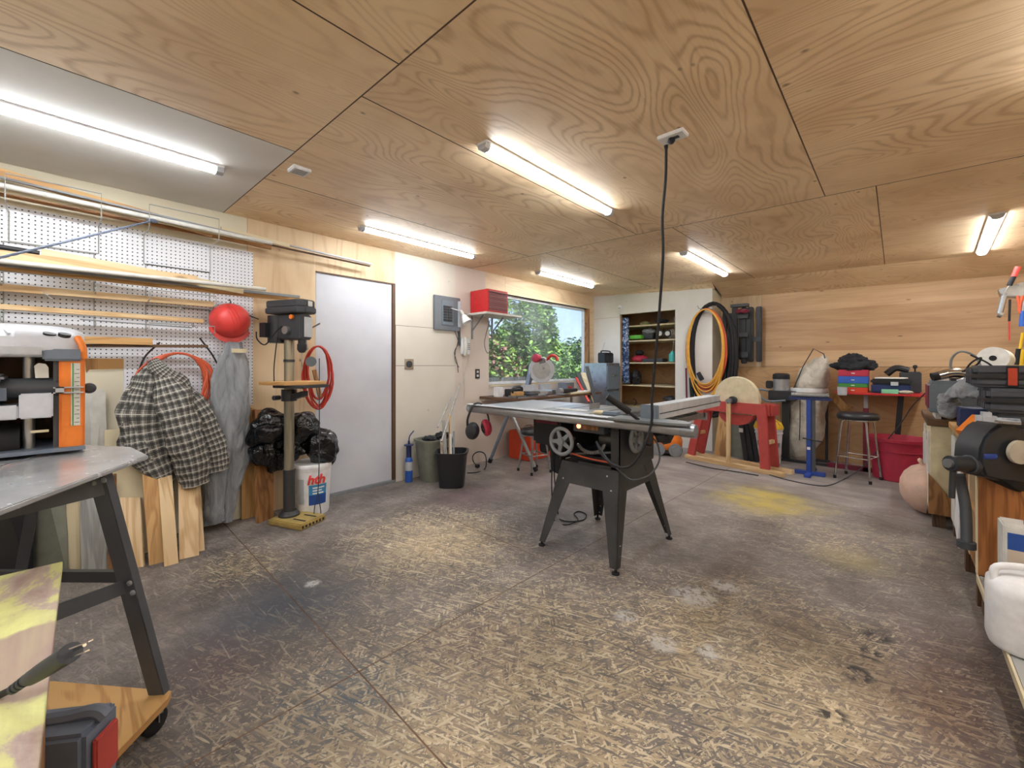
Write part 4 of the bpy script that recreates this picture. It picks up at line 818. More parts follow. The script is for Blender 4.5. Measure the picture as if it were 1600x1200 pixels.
r = thing('power_cord', 'black power cord curled on the floor right of the black bin', 'cord', fl(747, 729))
MB().tube(pts, .006, 6).obj('cable', 'rubber', r); MB().obox(fl(746, 728, .025), (.05, .035, .035), rz(.5)).obj('plug', 'rubber', r, bev=.004)
# ================================================================= TABLE SAW in the middle of the room
SX0, SX1, SY0, SY1 = -1.70, -1.24, 2.32, 2.80     # cabinet
TZ = .875
r = thing('table_saw', 'black and grey contractor table saw with a long front rail on splayed steel legs', 'table saw', (-1.46, 2.53, 0))
stand = []
ft = [Vector((-1.76, 2.185, 0)), Vector((-1.18, 2.17, 0)), Vector((-1.15, 2.89, 0)), Vector((-1.735, 2.88, 0))]
tp4 = [Vector((-1.68, 2.33, .56)), Vector((-1.25, 2.33, .56)), Vector((-1.25, 2.79, .56)), Vector((-1.68, 2.79, .56))]
for i in range(4):
    f, t = ft[i].copy(), tp4[i]; f.z = .03
    cx_ = 1 if i in (0, 3) else -1; cy_ = 1 if i in (0, 1) else -1
    m = MB()      # L shaped folded leg: two plates meeting at the outer corner, tapering to the foot
    for ax, sg in ((Vector((1, 0, 0)), cx_), (Vector((0, 1, 0)), cy_)):
        w0, w1 = .045, .13
        a = [f, f+ax*sg*w0, t+ax*sg*w1, t]; nn = Vector((0, 1, 0))*cy_ if abs(ax.x) else Vector((1, 0, 0))*cx_
        m.slab(a, .004, nn)
    m.obj('leg', 'worn_black', r)
    MB().lathe(f-Vector((-.012*cx_, -.012*cy_, .03)), [(.022, 0), (.022, .008), (.008, .010), (.007, .05)], 16).obj('leveling_foot', 'rubber', r)
    hl_ = MB()
for i, j in ((0, 1), (1, 2), (2, 3), (3, 0)):       # aprons between legs
    a, b = tp4[i], tp4[j]; fa, fb = ft[i], ft[j]
    la = a+(fa-a)*.24; lb = b+(fb-b)*.24
    MB().slab([a, b, lb, la], .003).obj('apron', 'worn_black', r)
for (i, u, t_) in ((1, .03, .62), (1, .03, .72), (1, .03, .52), (1, .03, .84)):
    pass
m = MB()
def dots(i, ax, sg, ts):
    f, t = ft[i], tp4[i]; cy_ = 1 if i in (0, 1) else -1; cx_ = 1 if i in (0, 3) else -1
    nn = (Vector((0, -1, 0))*cy_) if ax == 0 else (Vector((-1, 0, 0))*cx_)
    for t_, u in ts:
        p = f+(t-f)*t_+(Vector((1, 0, 0)) if ax == 0 else Vector((0, 1, 0)))*sg*u; 
        q_ = MB().cyl(p, p+nn*.003, .0055, n=10)
        q_.obj('bolt', 'light_grey', r)
dots(1, 0, -1, ((.05, .02), (.24, .015), (.36, .05), (.12, .03), (.2, .035), (.3, .04), (.42, .035), (.78, .05), (.92, .08))); dots(1, 1, 1, ((.15, .03), (.25, .03))); dots(0, 0, 1, ((.15, .03), (.8, .05)))
dots(3, 0, 1, ((.1, .02), (.2, .03), (.3, .02), (.45, .03))); dots(2, 0, -1, ((.15, .025), (.4, .03), (.3, .03), (.5, .04)))
# cabinet: front face partly open, right side plate with the second wheel
m = MB()
t_ = .006
m.box((SX1-t_, SY0, .56), (SX1, SY1, TZ-.02)).box((SX0, SY0, .56), (SX0+t_, SY1, TZ-.02)).box((SX0, SY1-t_, .56), (SX1, SY1, TZ-.02)).box((SX0+.16, SY0, .56), (SX1, SY0+t_, .575)).box((SX0, SY0, .82), (SX1, SY0+t_, TZ-.02)).box((SX0, SY0, .56), (SX0+.02, SY0+t_, TZ-.02)).box((SX1-.06, SY0, .56), (SX1, SY0+t_, .82))
m.obj('cabinet', 'worn_black', r)
MB().box((SX0+.02, SY0+.1, .565), (SX1-.02, SY1-.05, .60)).obj('cabinet_floor', 'dark_grey', r)
m = MB().cyl((SX0+.2, SY0+.25, .70), (SX0+.42, SY0+.25, .70), .06).beam((SX0+.06, SY0+.06, .60), (SX1-.05, SY0+.06, .66), .02, .012); m.obj('trunnion', 'cast_iron', r)
MB().tube([(SX0+.1, SY0+.01, .615), (SX0+.25, SY0-.004, .605), (SX1-.03, SY0+.01, .60)], .005, 6).obj('orange_rod', 'hose_orange', r)
# toothed tilt segment
m = MB(); c = Vector((SX0+.24, SY0+.02, .72)); pr = []
for i in range(27):
    a_ = PI+.5+i*(PI-.75)/26; pr.append(a_)
m.tube([c+Vector((math.cos(a_)*.10, 0, math.sin(a_)*.075)) for a_ in pr], .007, 6, 0)
for a_ in pr[::2]:
    p = c+Vector((math.cos(a_)*.11, 0, math.sin(a_)*.085)); m.obox(p, (.010, .012, .016), Matrix.Rotation(-a_, 3, 'Y'))
m.obj('tilt_rack', 'cast_iron', r)
MB().box((SX0+.14, SY0-.03, .775), (SX0+.37, SY0+.03, .845)).obj('switch_box', 'dark_grey', r, bev=.004)
MB().lathe((SX0+.185, SY0-.03, .812), [(.014, 0), (.014, -.006), (.008, -.012), (0, -.012)], 16, (0, 1, 0)).obj('switch_light', 'red_lamp', r)
MB().box((SX0+.22, SY0-.034, .795), (SX0+.33, SY0-.03, .825)).obj('switch_label', 'brown_wood', r)
def wheel(c, R, ax, sp, label, nm='handwheel', mat='mid_grey'):
    ax = Vector(ax).normalized(); c = Vector(c); w_ = MB().ring(c, R, .013, ax, 40)
    w_.cyl(c-ax*.012, c+ax*.022, .026, n=20)
    u = Vector((0, 0, 1)); v = ax.cross(u)
    for k in range(sp):
        a_ = k*2*PI/sp+.4; d = u*math.cos(a_)+v*math.sin(a_); w_.beam(c+d*.02, c+d*(R-.004), .03, .010, ax.cross(d), .02)
    o = w_.obj(nm, mat, r); lab(o, label)
    return o
wheel((SX0+.06, SY0-.05, .70), .085, (0, -1, 0), 5, 'large five-spoke height handwheel')
MB().cyl((SX0+.06, SY0-.03, .70), (SX0+.06, SY0+.1, .70), .012).obj('wheel_shaft', 'steel', r)
wheel((SX1+.035, 2.47, .74), .075, (1, 0, 0), 5, 'tilt handwheel on the right side')
MB().cyl((SX1+.03, 2.56, .70), (SX1+.09, 2.56, .70), .010).obj('wheel_knob', 'rubber', r)
# motor cover at the rear left, hanging
MB().box((-2.02, 2.42, .62), (-1.72, 2.62, .84)).obj('motor_cover', 'black_plastic', r, bev=.02)
MB().box((-1.98, 2.415, .78), (-1.78, 2.42, .835)).obj('motor_label', 'maroon', r)
# table surfaces
m = MB().box((-1.98, 2.37, TZ-.03), (-1.38, 3.06, TZ)); m.obj('table_top', 'cast_iron', r, bev=.003)
m = MB()
for x in (-1.83, -1.53): m.box((x-.010, 2.371, TZ+.0002), (x+.010, 3.059, TZ+.0008))
m.obj('mitre_slot', 'dark_grey', r)
MB().box((-1.74, 2.53, TZ+.0002), (-1.63, 2.90, TZ+.0012)).obj('insert_plate', 'mid_grey', r)
MB().box((-1.67, 2.66, TZ+.0013), (-1.665, 2.80, TZ+.045)).obj('blade', 'steel', r)
m = MB().box((-2.56, 2.37, TZ-.028), (-1.985, 3.08, TZ-.001)); m.obj('extension_table', 'aluminium', r, bev=.003)
m = MB()   # open webbed right wing
x0, x1, y0, y1 = -1.375, -.98, 2.37, 3.05
for a_, b_ in (((x0, y0), (x1, y0+.02)), ((x0, y1-.02), (x1, y1)), ((x0, y0), (x0+.015, y1)), ((x1-.015, y0), (x1, y1))): m.box((*a_, TZ-.03), (*b_, TZ))
for i in range(1, 5): m.box((x0, y0+i*.136-.006, TZ-.025), (x1, y0+i*.136+.006, TZ))
for i in range(1, 3): m.beam((x0+i*.13-.06, y0, TZ-.012), (x0+i*.13+.08, y1, TZ-.012), .024, .012, (0, 0, 1))
m.obj('webbed_wing', 'cast_iron', r)
# rails
m = MB().cyl((-2.50, 2.245, .862), (-.84, 2.245, .862), .032, n=28); m.obj('front_rail', 'aluminium', r, smooth=60)
MB().cyl((-.84, 2.245, .862), (-.765, 2.245, .862), .036, n=28).obj('rail_end_cap', 'galvanised', r)
MB().lathe((-2.54, 2.245, .862), [(0, -.01), (.02, -.008), (.034, .01), (.034, .045)], 24, (1, 0, 0)).obj('rail_end_plug', 'light_grey', r)
MB().box((-2.54, 2.28, .85), (-.98, 2.37, .868)).obj('rail_angle', 'table_grey', r)
MB().box((-2.54, 2.2, .893), (-1.0, 2.28, .896)).obj('scale_strip', 'light_grey', r)
MB().box((-2.54, 3.085, .82), (-.98, 3.10, .87)).obj('rear_rail', 'aluminium', r)
# fence
m = MB().box((-1.09, 2.30, .862+.03), (-1.00, 3.46, .975)); fz = m.obj('rip_fence', 'light_grey', r, 'y', bev=.003)
MB().box((-.9995, 2.34, .925), (-.998, 3.46, .930)).obj('fence_groove', 'dark_grey', fz)
MB().box((-1.094, 2.29, .888), (-.996, 2.325, .978)).obj('fence_end', 'tool_grey', fz, bev=.003)
MB().box((-1.05, 3.46, .90), (-1.03, 3.58, .925)).obj('rear_clamp', 'tool_grey', fz)
MB().slab([(-1.24, 2.17, .888), (-1.24, 2.33, .888), (-.86, 2.33, .888), (-.79, 2.27, .888), (-.79, 2.2, .888), (-1.0, 2.17, .888)], .014, (0, 0, 1)).obj('fence_carriage', 'table_grey', r, bev=.003)
MB().cyl((-1.06, 2.20, .90), (-1.17, 2.12, 1.01), .009).cyl((-1.10, 2.17, .945), (-1.20, 2.10, 1.03), .019).obj('lock_lever', 'rubber', r)
MB().blob(at(1037, 680, 2.36), (.05, .05, .05), .2, 2, 5, 3).obj('cable_grommet', 'black_plastic', r)
# mitre gauge lying on the top
r5 = thing('mitre_gauge', 'grey mitre gauge lying on the saw table near the front', 'mitre gauge', (-1.35, 2.45, TZ))
MB().box((-1.42, 2.40, TZ+.002), (-1.30, 2.47, TZ+.03)).obj('head', 'tool_grey', r5, bev=.01); MB().lathe((-1.42, 2.44, TZ+.016), [(.014, 0), (.018, -.02), (.012, -.07), (0, -.075)], 14, (1, 0, 0)).obj('knob', 'pale_wood', r5); MB().box((-1.3, 2.42, TZ+.001), (-1.14, 2.44, TZ+.012)).obj('bar', 'steel', r5)
tag(MB().box((-1.9, 2.55, TZ+.001), (-1.62, 2.57, TZ+.009)).obj('ruler', 'paper'), 'thin white straightedge on the saw table', 'ruler')
# hanging power cord from the ceiling outlet
p = [(-.80, 2.0, 2.28), (-.815, 2.01, 2.1), (-.84, 2.02, 1.7), (-.86, 2.03, 1.3), (-.885, 2.05, 1.05), (-.90, 2.07, .95)]
P_ = [at(*q_) for q_ in ((1041, 232, 2.09), (1040, 280, 2.10), (1035, 340, 2.12), (1036, 400, 2.15), (1030, 490, 2.2), (1024, 560, 2.24), (1019, 620, 2.26), (1018, 660, 2.25), (1005, 700, 2.24), (985, 728, 2.26), (962, 728, 2.3), (942, 712, 2.38), (932, 690, 2.44))]
r = thing('hanging_power_cord', 'thick black power cord hanging from the ceiling outlet down to the table saw', 'cord', P_[0])
MB().tube(P_, .0075, 8).obj('cable', 'rubber', r)
pt = Vector((-.795, 2.0, CEIL(-.79)-.019)); MB().tube([pt, pt-Vector((0, 0, .012)), P_[0]+Vector((0, 0, .03)), P_[0]], .016, 10, 3, .009).obj('plug', 'rubber', r)
q_ = [at(*z) for z in ((932, 690, 2.45), (948, 716, 2.37), (975, 742, 2.27), (990, 750, 2.25), (1015, 742, 2.25), (1030, 720, 2.3), (1028, 696, 2.33), (1020, 684, 2.35))]
tag(MB().tube(q_, .005, 7).obj('saw_cable', 'dark_grey'), 'dark grey cable slung below the saw cabinet to the right leg', 'cable')
q_ = [at(868, 690, 3.12), at(866, 740, 3.12), fl(872, 802, .006), fl(876, 812, .006), fl(893, 815, .006), fl(912, 812, .006), fl(916, 804, .006), fl(905, 799, .006), fl(897, 803, .006), fl(903, 813, .012), fl(884, 820, .006), fl(866, 812, .006), at(862, 760, 3.05), at(864, 700, 3.1)]
tag(MB().tube(q_, .0045, 6).obj('floor_cord', 'rubber'), 'thin black cord looped on the floor under the saw', 'cord')
tag(MB().slab([at(858, 690, 3.3), at(868, 680, 3.2), at(880, 720, 3.1), at(876, 744, 3.1), at(860, 736, 3.3)], .05, (0, 1, 0)).obj('dust_sack', 'soft_black', bev=.01), 'small dark cloth sack hanging at the left of the saw stand', 'bag')
# ear defenders on the rail
c = Vector((-2.43, 2.245, .862)); r = thing('ear_defenders', 'red and black ear defenders hung on the left end of the saw rail', 'ear defenders', c)
MB().tube([c+Vector((-.03, -.075, -.17)), c+Vector((-.03, -.08, -.08)), c+Vector((-.01, -.045, .02)), c+Vector((.0, 0, .045)), c+Vector((.02, .045, .02)), c+Vector((.04, .08, -.08)), c+Vector((.04, .07, -.15))], .012, 8, 6, flat=.5).obj('headband', 'rubber', r)
for nm, mt, p, dr_ in (('ear_cup', 'black_plastic', c+Vector((-.01, -.045, -.17)), Vector((.5, -.75, .1))), ('ear_cup', 'tub_red', c+Vector((.05, .03, -.15)), Vector((.4, .8, .2)))):
    dr_.normalize(); MB().lathe(p, [(.045, -.014), (.055, 0), (.052, .026), (.034, .046), (0, .050)], 24, dr_, 1.25).obj(nm, mt, r); MB().ring(p-dr_*.012, .03, .011, dr_, 20).obj('cushion', 'rubber', r)

# ================================================================= BENCH UNDER THE WINDOW
BZ = .82
r = thing('window_bench', 'narrow plank workbench on tubular folding legs under the window', 'workbench', (-3.4, 4.8, 0))
MB().box((-3.78, 3.52, BZ-.03), (-3.12, 5.30, BZ)).obj('bench_top', 'dark_wood', r, 'y', bev=.002)
MB().box((-3.15, 3.40, BZ-.045), (-3.05, 4.35, BZ-.031)).obj('rail', 'mid_grey', r)
def leg2(p0, p1, mt='aluminium', rr=.02): 
    a, b = Vector(p0), Vector(p1); MB().tube([a, b], rr, 12, 0).obj('leg', mt, r); d = (b-a).normalized(); MB().cyl(b-d*.05, b, rr+.006).obj('foot', 'rubber', r)
leg2(at(797, 640, 4.95), fl(765, 722, .012), 'tool_grey'); leg2(at(797, 640, 4.8), fl(838, 736, .012))
leg2((-3.5, 5.1, BZ-.03), (-3.6, 5.2, .012)); leg2((-3.18, 5.1, BZ-.03), (-3.1, 5.2, .012))
MB().cyl((-3.13, 3.96, .66), (-3.09, 3.95, .66), .075).obj('locking_disc', 'black_plastic', r)
# mitre saw
c = onx(838, 604, -3.42); c = Vector((-3.45, 4.30, BZ)); r = thing('mitre_saw', 'compound mitre saw with a grey blade guard on the window bench', 'mitre saw', c)
MB().lathe(c, [(.15, 0), (.16, .01), (.16, .05), (.14, .06), (0, .06)], 32).obj('turntable', 'aluminium', r)
MB().box((c.x-.06, c.y-.32, BZ), (c.x+.10, c.y+.30, BZ+.055)).obj('base', 'cast_iron', r, bev=.008)
MB().box((c.x-.07, c.y-.30, BZ+.055), (c.x-.04, c.y-.04, BZ+.13)).obj('fence', 'light_grey', r); MB().box((c.x-.07, c.y+.05, BZ+.055), (c.x-.04, c.y+.28, BZ+.13)).obj('fence', 'light_grey', r)
gc = c+Vector((.0, .03, .32))
MB().lathe(gc, [(.165, -.02), (.17, -.015), (.17, .015), (.165, .02)], 36, (.6, -.8, 0)).obj('blade_guard', 'light_grey', r); MB().lathe(gc, [(.12, -.024), (.12, .024)], 30, (.6, -.8, 0)).obj('blade', 'steel', r)
MB().beam(c+Vector((-.14, -.1, .05)), gc+Vector((-.12, -.05, .08)), .06, .05).beam(gc+Vector((-.12, 0, .07)), gc+Vector((.05, .0, .13)), .07, .06).obj('arm', 'cast_iron', r)
MB().lathe(gc+Vector((-.05, .02, .14)), [(.05, 0), (.06, .03), (.055, .10), (0, .12)], 24, (0, -1, .2)).obj('motor', 'tub_red', r)
MB().tube([gc+Vector((.05, .04, .12)), gc+Vector((.12, .05, .19)), gc+Vector((.2, .06, .17)), gc+Vector((.21, .06, .12))], .02, 8, 4).obj('handle', 'hose_red', r)
MB().cyl(gc+Vector((.02, .03, .0)), gc+Vector((.02, .12, .0)), .05).obj('gear_case', 'black_plastic', r)
# tools on the bench
c = Vector((-3.26, 3.64, BZ)); r = thing('router_tool', 'small yellow-brown power sander at the left end of the window bench', 'power tool', c)
MB().box((c.x-.06, c.y-.09, BZ+.005), (c.x+.06, c.y+.09, BZ+.03)).obj('sole', 'cast_iron', r); MB().box((c.x-.04, c.y-.08, BZ+.03), (c.x+.04, c.y+.08, BZ+.075)).obj('body', 'yellow_plastic' if False else 'old_pine', r, bev=.008)
MB().tube([c+Vector((0, -.08, .06)), c+Vector((0, -.07, .12)), c+Vector((0, .07, .12)), c+Vector((0, .08, .06))], .014, 8, 5).obj('handle', 'black_plastic', r)
c = Vector((-3.18, 4.42, BZ)); r = thing('angle_grinder', 'grey and black angle grinder lying in front of the mitre saw', 'power tool', c)
MB().tube([c+Vector((0, -.05, .05)), c+Vector((.0, .12, .05)), c+Vector((0, .32, .05))], .035, 14, 4, .024).obj('body', 'black_plastic', r); MB().cyl(c+Vector((0, -.09, .05)), c+Vector((0, -.02, .05)), .04).obj('gear_head', 'aluminium', r); MB().cyl(c+Vector((.02, -.07, .012)), c+Vector((.02, -.07, .02)), .06).obj('disc', 'mid_grey', r)
for i, (y, sz, mt, nm, lb) in enumerate(((3.83, (.12, .16, .05), 'dark_grey', 'tool_case', 'small dark case right of the sander on the window bench'), (3.99, (.08, .18, .03), 'mid_grey', 'sanding_block', 'grey sanding block on the window bench'), (5.02, (.14, .22, .03), 'white_plastic', 'parts_tray', 'white tray at the right end of the window bench'), (4.86, (.05, .05, .09), 'hose_red', 'spray_can', 'small red can at the right end of the window bench'))):
    x = -3.22-(.14 if i == 3 else 0)
    tag(MB().box((x-sz[0]/2, y-sz[1]/2, BZ), (x+sz[0]/2, y+sz[1]/2, BZ+sz[2])).obj(nm, mt, bev=.006), lb, nm.replace('_', ' '))
tag(MB().box((-3.17, 3.55, BZ+.001), (-3.13, 4.05, BZ+.02)).obj('metal_straightedge', 'steel'), 'steel straightedge along the front of the window bench', 'straightedge')
for i, (x, y, w_, l_, h_, mt, nm, lb) in enumerate(((-3.5, 3.84, .14, .2, .09, 'black_plastic', 'charger', 'black tool charger against the wall on the window bench'), (-3.3, 4.72, .10, .14, .06, 'steel', 'metal_jig', 'small steel jig beside the mitre saw'), (-3.6, 5.1, .16, .2, .13, 'mid_grey', 'grey_box', 'grey box at the far end of the window bench'), (-3.55, 3.62, .08, .1, .12, 'white_plastic', 'white_tub', 'small white tub at the left rear of the window bench'))):
    tag(MB().box((x-w_/2, y-l_/2, BZ), (x+w_/2, y+l_/2, BZ+h_)).obj(nm, mt, bev=.008), lb, nm.replace('_', ' '))
tag(MB().box((-3.25, 4.55, BZ+.001), (-3.14, 5.15, BZ+.018)).obj('thin_plank', 'pale_wood', grain='y'), 'thin pale plank along the front right of the window bench', 'plank')
# box heater & swivel stool below
bc = Vector((-3.52, 4.2, 0)); r = thing('box_heater', 'orange-red box heater on the floor under the window bench', 'heater', bc)
MB().box((-3.72, 3.98, .0), (-3.36, 4.46, .36)).obj('body', 'box_red', r, bev=.01)
MB().cyl((-3.359, 4.30, .17), (-3.352, 4.30, .17), .12, n=28).obj('grille', 'rubber', r)
MB().obox((-3.352, 4.08, .12), (.004, .06, .03), Matrix.Rotation(.5, 3, 'X')).obj('label', 'off_white', r); MB().tube([(-3.6, 4.15, .36), (-3.6, 4.17, .40), (-3.6, 4.3, .40), (-3.6, 4.32, .36)], .008, 6, 3).obj('handle', 'steel', r)
def stool(c, R, h, label, tube_='chrome', splay=.035, ring_z=.2):
    c = Vector(c); r = thing('round_stool', label, 'stool', c)
    MB().lathe(c+Vector((0, 0, h-.065)), [(R*.93, 0), (R, .006), (R*1.01, .03), (R*.97, .055), (R*.85, .065), (0, .068)], 36).obj('seat', 'rubber' if False else 'black_plastic', r, smooth=60)
    MB().lathe(c+Vector((0, 0, h-.075)), [(R*.95, 0), (R*.95, .01)], 36).obj('seat_band', tube_, r)
    tips = []
    for k in range(4):
        a_ = PI/4+k*PI/2-.25; d = Vector((math.cos(a_), math.sin(a_), 0))
        top = c+d*R*.55+Vector((0, 0, h-.07)); foot = c+d*(R+splay)+Vector((0, 0, .012)); tips.append((top, foot, d))
        MB().tube([top, c+d*R*.78+Vector((0, 0, h-.09)), c+d*R*.86+Vector((0, 0, h-.13)), foot], .0105, 10, 4).obj('leg', tube_, r)
        MB().cyl(foot+Vector((0, 0, .02)), foot-Vector((0, 0, .012)), .014).obj('foot_cap', 'rubber', r)
    pts = []
    for k in range(5):
        tpp, f, d = tips[k % 4]; a = c+d*R*.86+Vector((0, 0, h-.13)); t = (a.z-ring_z)/(a.z-f.z); pts.append(a+(f-a)*t)
    MB().tube(pts, .007, 8, 0).obj('foot_ring', tube_, r); return r
stool((-3.02, 3.66, 0), .15, .49, 'black seat stool beside the orange-red heater, half hidden by the saw', 'steel')
# leaning metal strips, cabinet, radio
def strip(b, t, w_, mt, nm, label, d0, d1, cat='strip', grp='strips leaning by the filing cabinet'):
    return tag(MB().beam(at(*b, d0), at(*t, d1), w_, .02, RT).obj(nm, mt, grain='z'), label, cat, grp)
strip((920, 628), (900, 590), .03, 'hose_red', 'red_strip', 'red-handled saw blade strip leaning left of the filing cabinet', 5.6, 6.1)
strip((925, 632), (903, 583), .05, 'dark_grey', 'metal_strip', 'dark grey metal strip second from the left by the cabinet', 5.7, 6.2)
strip((927, 632), (911, 583), .07, 'pale_wood', 'wood_strip', 'pale wood strip with a hole, leaning by the cabinet', 5.75, 6.25)
strip((932, 634), (917, 573), .05, 'black_metal', 'metal_strip', 'tall black metal strip leaning against the filing cabinet', 5.6, 6.1)
fc0 = onx(0, 0, 0) if False else None
c = Vector((-3.43, 5.85, 0))
r = thing('filing_cabinet', 'grey steel filing cabinet with dark drawer fronts in the far corner', 'filing cabinet', c)
x0, x1, y0, y1, hh = -3.635, -3.24, 5.65, 6.06, 1.235
MB().box((x0, y0, 0), (x1, y1, hh)).obj('body', 'galvanised', r, bev=.004)
for i in range(3):
    z0 = .04+i*.395
    d_ = MB().box((x1, y0+.01, z0), (x1+.018, y1-.01, z0+.36)).obj('drawer', 'tool_grey', r, bev=.003)
    MB().tube([(x1+.018, 5.78, z0+.22), (x1+.035, 5.79, z0+.215), (x1+.035, 5.91, z0+.215), (x1+.018, 5.92, z0+.22)], .008, 6, 0).obj('handle', 'chrome', d_)
c = Vector((-3.40, 5.90, hh)); r = thing('radio', 'black job site radio with an antenna on top of the filing cabinet', 'radio', c)
MB().box((c.x-.07, c.y-.13, hh+.003), (c.x+.07, c.y+.13, hh+.165)).obj('body', 'black_plastic', r, bev=.012)
for dy in (-.06, .07): MB().cyl((c.x+.0705, c.y+dy, hh+.075), (c.x+.075, c.y+dy, hh+.075), .045).obj('speaker', 'dark_grey', r)
MB().tube([(c.x, c.y-.12, hh+.15), (c.x, c.y-.13, hh+.19), (c.x, c.y+.13, hh+.19), (c.x, c.y+.12, hh+.15)], .010, 8, 3).obj('handle', 'dark_grey', r)
MB().cyl((c.x-.03, c.y-.08, hh+.16), (c.x-.0, c.y-.03, hh+.33), .004, n=8).obj('antenna', 'steel', r)
# ================================================================= CLOSET
for i, (py_, lb) in enumerate(((505.5, 'top'), (530, 'second'), (566, 'third'), (603, 'fourth'), (640, 'lowest'))):
    z = ony(1040, py_, yC+.12).z
    tag(MB().box((xo0-.40, yC+.10, z-.02), (xo1+.09, cz_-.01, z)).obj('closet_shelf', 'pale_wood', grain='x', bev=.001), '%s bare wood shelf in the open closet' % lb, 'shelf', 'closet shelves')
def cb(px0, px1, py0, py1, y, dp, mt, nm, label, cat, kind_='box', grp=None):
    a = ony(px0, py1, y); b = ony(px1, py0, y); c = (a+b)/2
    if kind_ == 'box': m = MB().box((a.x, y, a.z), (b.x, y+dp, b.z)); return tag(m.obj(nm, mt, bev=min(.012, (b.z-a.z)*.2)), label, cat, grp)
    if kind_ == 'blob': m = MB().blob((c.x, y+dp/2, c.z), ((b.x-a.x)/2, dp/2, (b.z-a.z)/2), .16, 2.4, len(nm) % 17, 4, zmin=a.z); return tag(m.obj(nm, mt, smooth=80), label, cat, grp)
ys = yC+.14
cb(982, 1002, 523, 530, ys, .2, 'lime', 'green_case', 'bright green flat case on the second closet shelf', 'case')
cb(1003, 1020, 519, 530, ys+.1, .2, 'black_plastic', 'black_tool_case', 'black case between the green case and the cord reels', 'case')
cb(996, 1012, 501, 512, ys, .2, 'olive', 'cloth_bundle', 'olive cloth bundle hanging over the top closet shelf', 'cloth', 'blob')
cb(1000, 1020, 512, 523, ys+.05, .2, 'soft_grey', 'grey_bag', 'dark grey bag stacked above the green case', 'bag', 'blob')
cb(1020, 1040, 497, 505, ys, .2, 'dark_cloth', 'tool_bundle', 'dark bundle of tools on the top closet shelf', 'bundle', 'blob')
cb(1040, 1054, 513, 530, ys+.12, .2, 'soft_cream', 'cream_bag', 'cream sack at the right of the second closet shelf', 'bag', 'blob')
for i, px in enumerate((1031, 1043)):
    c = ony(px, 521, ys); r = thing('cord_reel', ('left', 'right')[i]+' one of the two round wheels on the second closet shelf', 'reel', c, 'round wheels in the closet')
    MB().ring(c, .048, .011, (0, 1, 0), 28).obj('rim', 'black_plastic', r); MB().lathe(c, [(.036, -.008), (.036, .02)], 24, (0, 1, 0)).obj('hub', 'off_white', r)
cb(983, 1007, 555, 566, ys, .22, 'tub_red', 'red_bag', 'red bag on the third closet shelf', 'bag', 'blob'); cb(990, 1002, 547, 556, ys+.04, .15, 'rubber', 'black_pouch', 'black pouch lying on the red bag in the closet', 'pouch', 'blob')
cb(1003, 1035, 560, 566, ys, .22, 'dark_grey', 'flat_case', 'flat dark grey case right of the red bag', 'case')
r = thing('drink_bottle', 'teal bottle hanging by its cord at the right of the closet', 'bottle', ony(1051, 566, ys-.02)); c = ony(1051, 565, ys-.02)
MB().lathe(c, [(.0, 0), (.05, .0), (.055, .02), (.055, .11), (.03, .14), (.02, .16), (0, .16)], 24).obj('body', 'teal', r); MB().tube([c+Vector((0, 0, .16)), ony(1053, 530, ys-.02), ony(1054, 505, ys-.02), ony(1053, 495, ys-.02)], .003, 6).obj('cord', 'off_white', r)
cb(982, 996, 578, 602, ys, .22, 'black_plastic', 'black_backpack', 'black backpack on the fourth closet shelf beside the curtain', 'bag', 'blob')
c = ony(996, 593, ys); tag(MB().ring(c, .045, .006, (0, 1, 0), 24).obj('hose_loop', 'rubber'), 'small black hose loop beside the backpack in the closet', 'hose')
cb(1033, 1054, 620, 628, ys, .2, 'dark_grey', 'grey_helmet', 'dark grey domed case low at the right in the closet', 'case', 'blob')
c = ony(990, 628, ys); tag(MB().ring(c, .05, .006, (0, 1, .2), 24, 0, PI).obj('cable_loop', 'rubber'), 'black cable loop low at the left in the closet', 'cable')
m = MB(); c0 = ony(977, 560, yC+.09); zt_, zb_ = ony(977, 497, yC+.1).z, ony(977, 598, yC+.1).z
m.limb([(c0.x, c0.y, zb_), (c0.x, c0.y, (zb_+zt_)/2), (c0.x, c0.y, zt_)], [.15, .13, .11], [.07, .07, .07], (1, 0, 0), .12, 5, 3, 24, 10)
tag(m.obj('patterned_curtain', 'mottled_blue', smooth=70), 'bunched blue and white patterned fabric hanging in the closet opening', 'curtain')
c = ony(970, 481, yC); r = thing('motion_sensor', 'small white motion sensor on the white wall above the closet corner', 'sensor', c)
MB().box((c.x-.03, yC-.05, c.z-.035), (c.x+.03, yC-.001, c.z+.04)).obj('housing', 'white_plastic', r, bev=.008); MB().box((c.x-.022, yC-.052, c.z-.025), (c.x+.022, yC-.05, c.z+.0)).obj('lens', 'light_grey', r)
p = [ony(968, y_, yC-.008) for y_ in (488, 492, 498)]; tag(MB().tube(p, .004, 6).obj('sensor_wire', 'off_white'), 'short white wire below the motion sensor', 'wire')
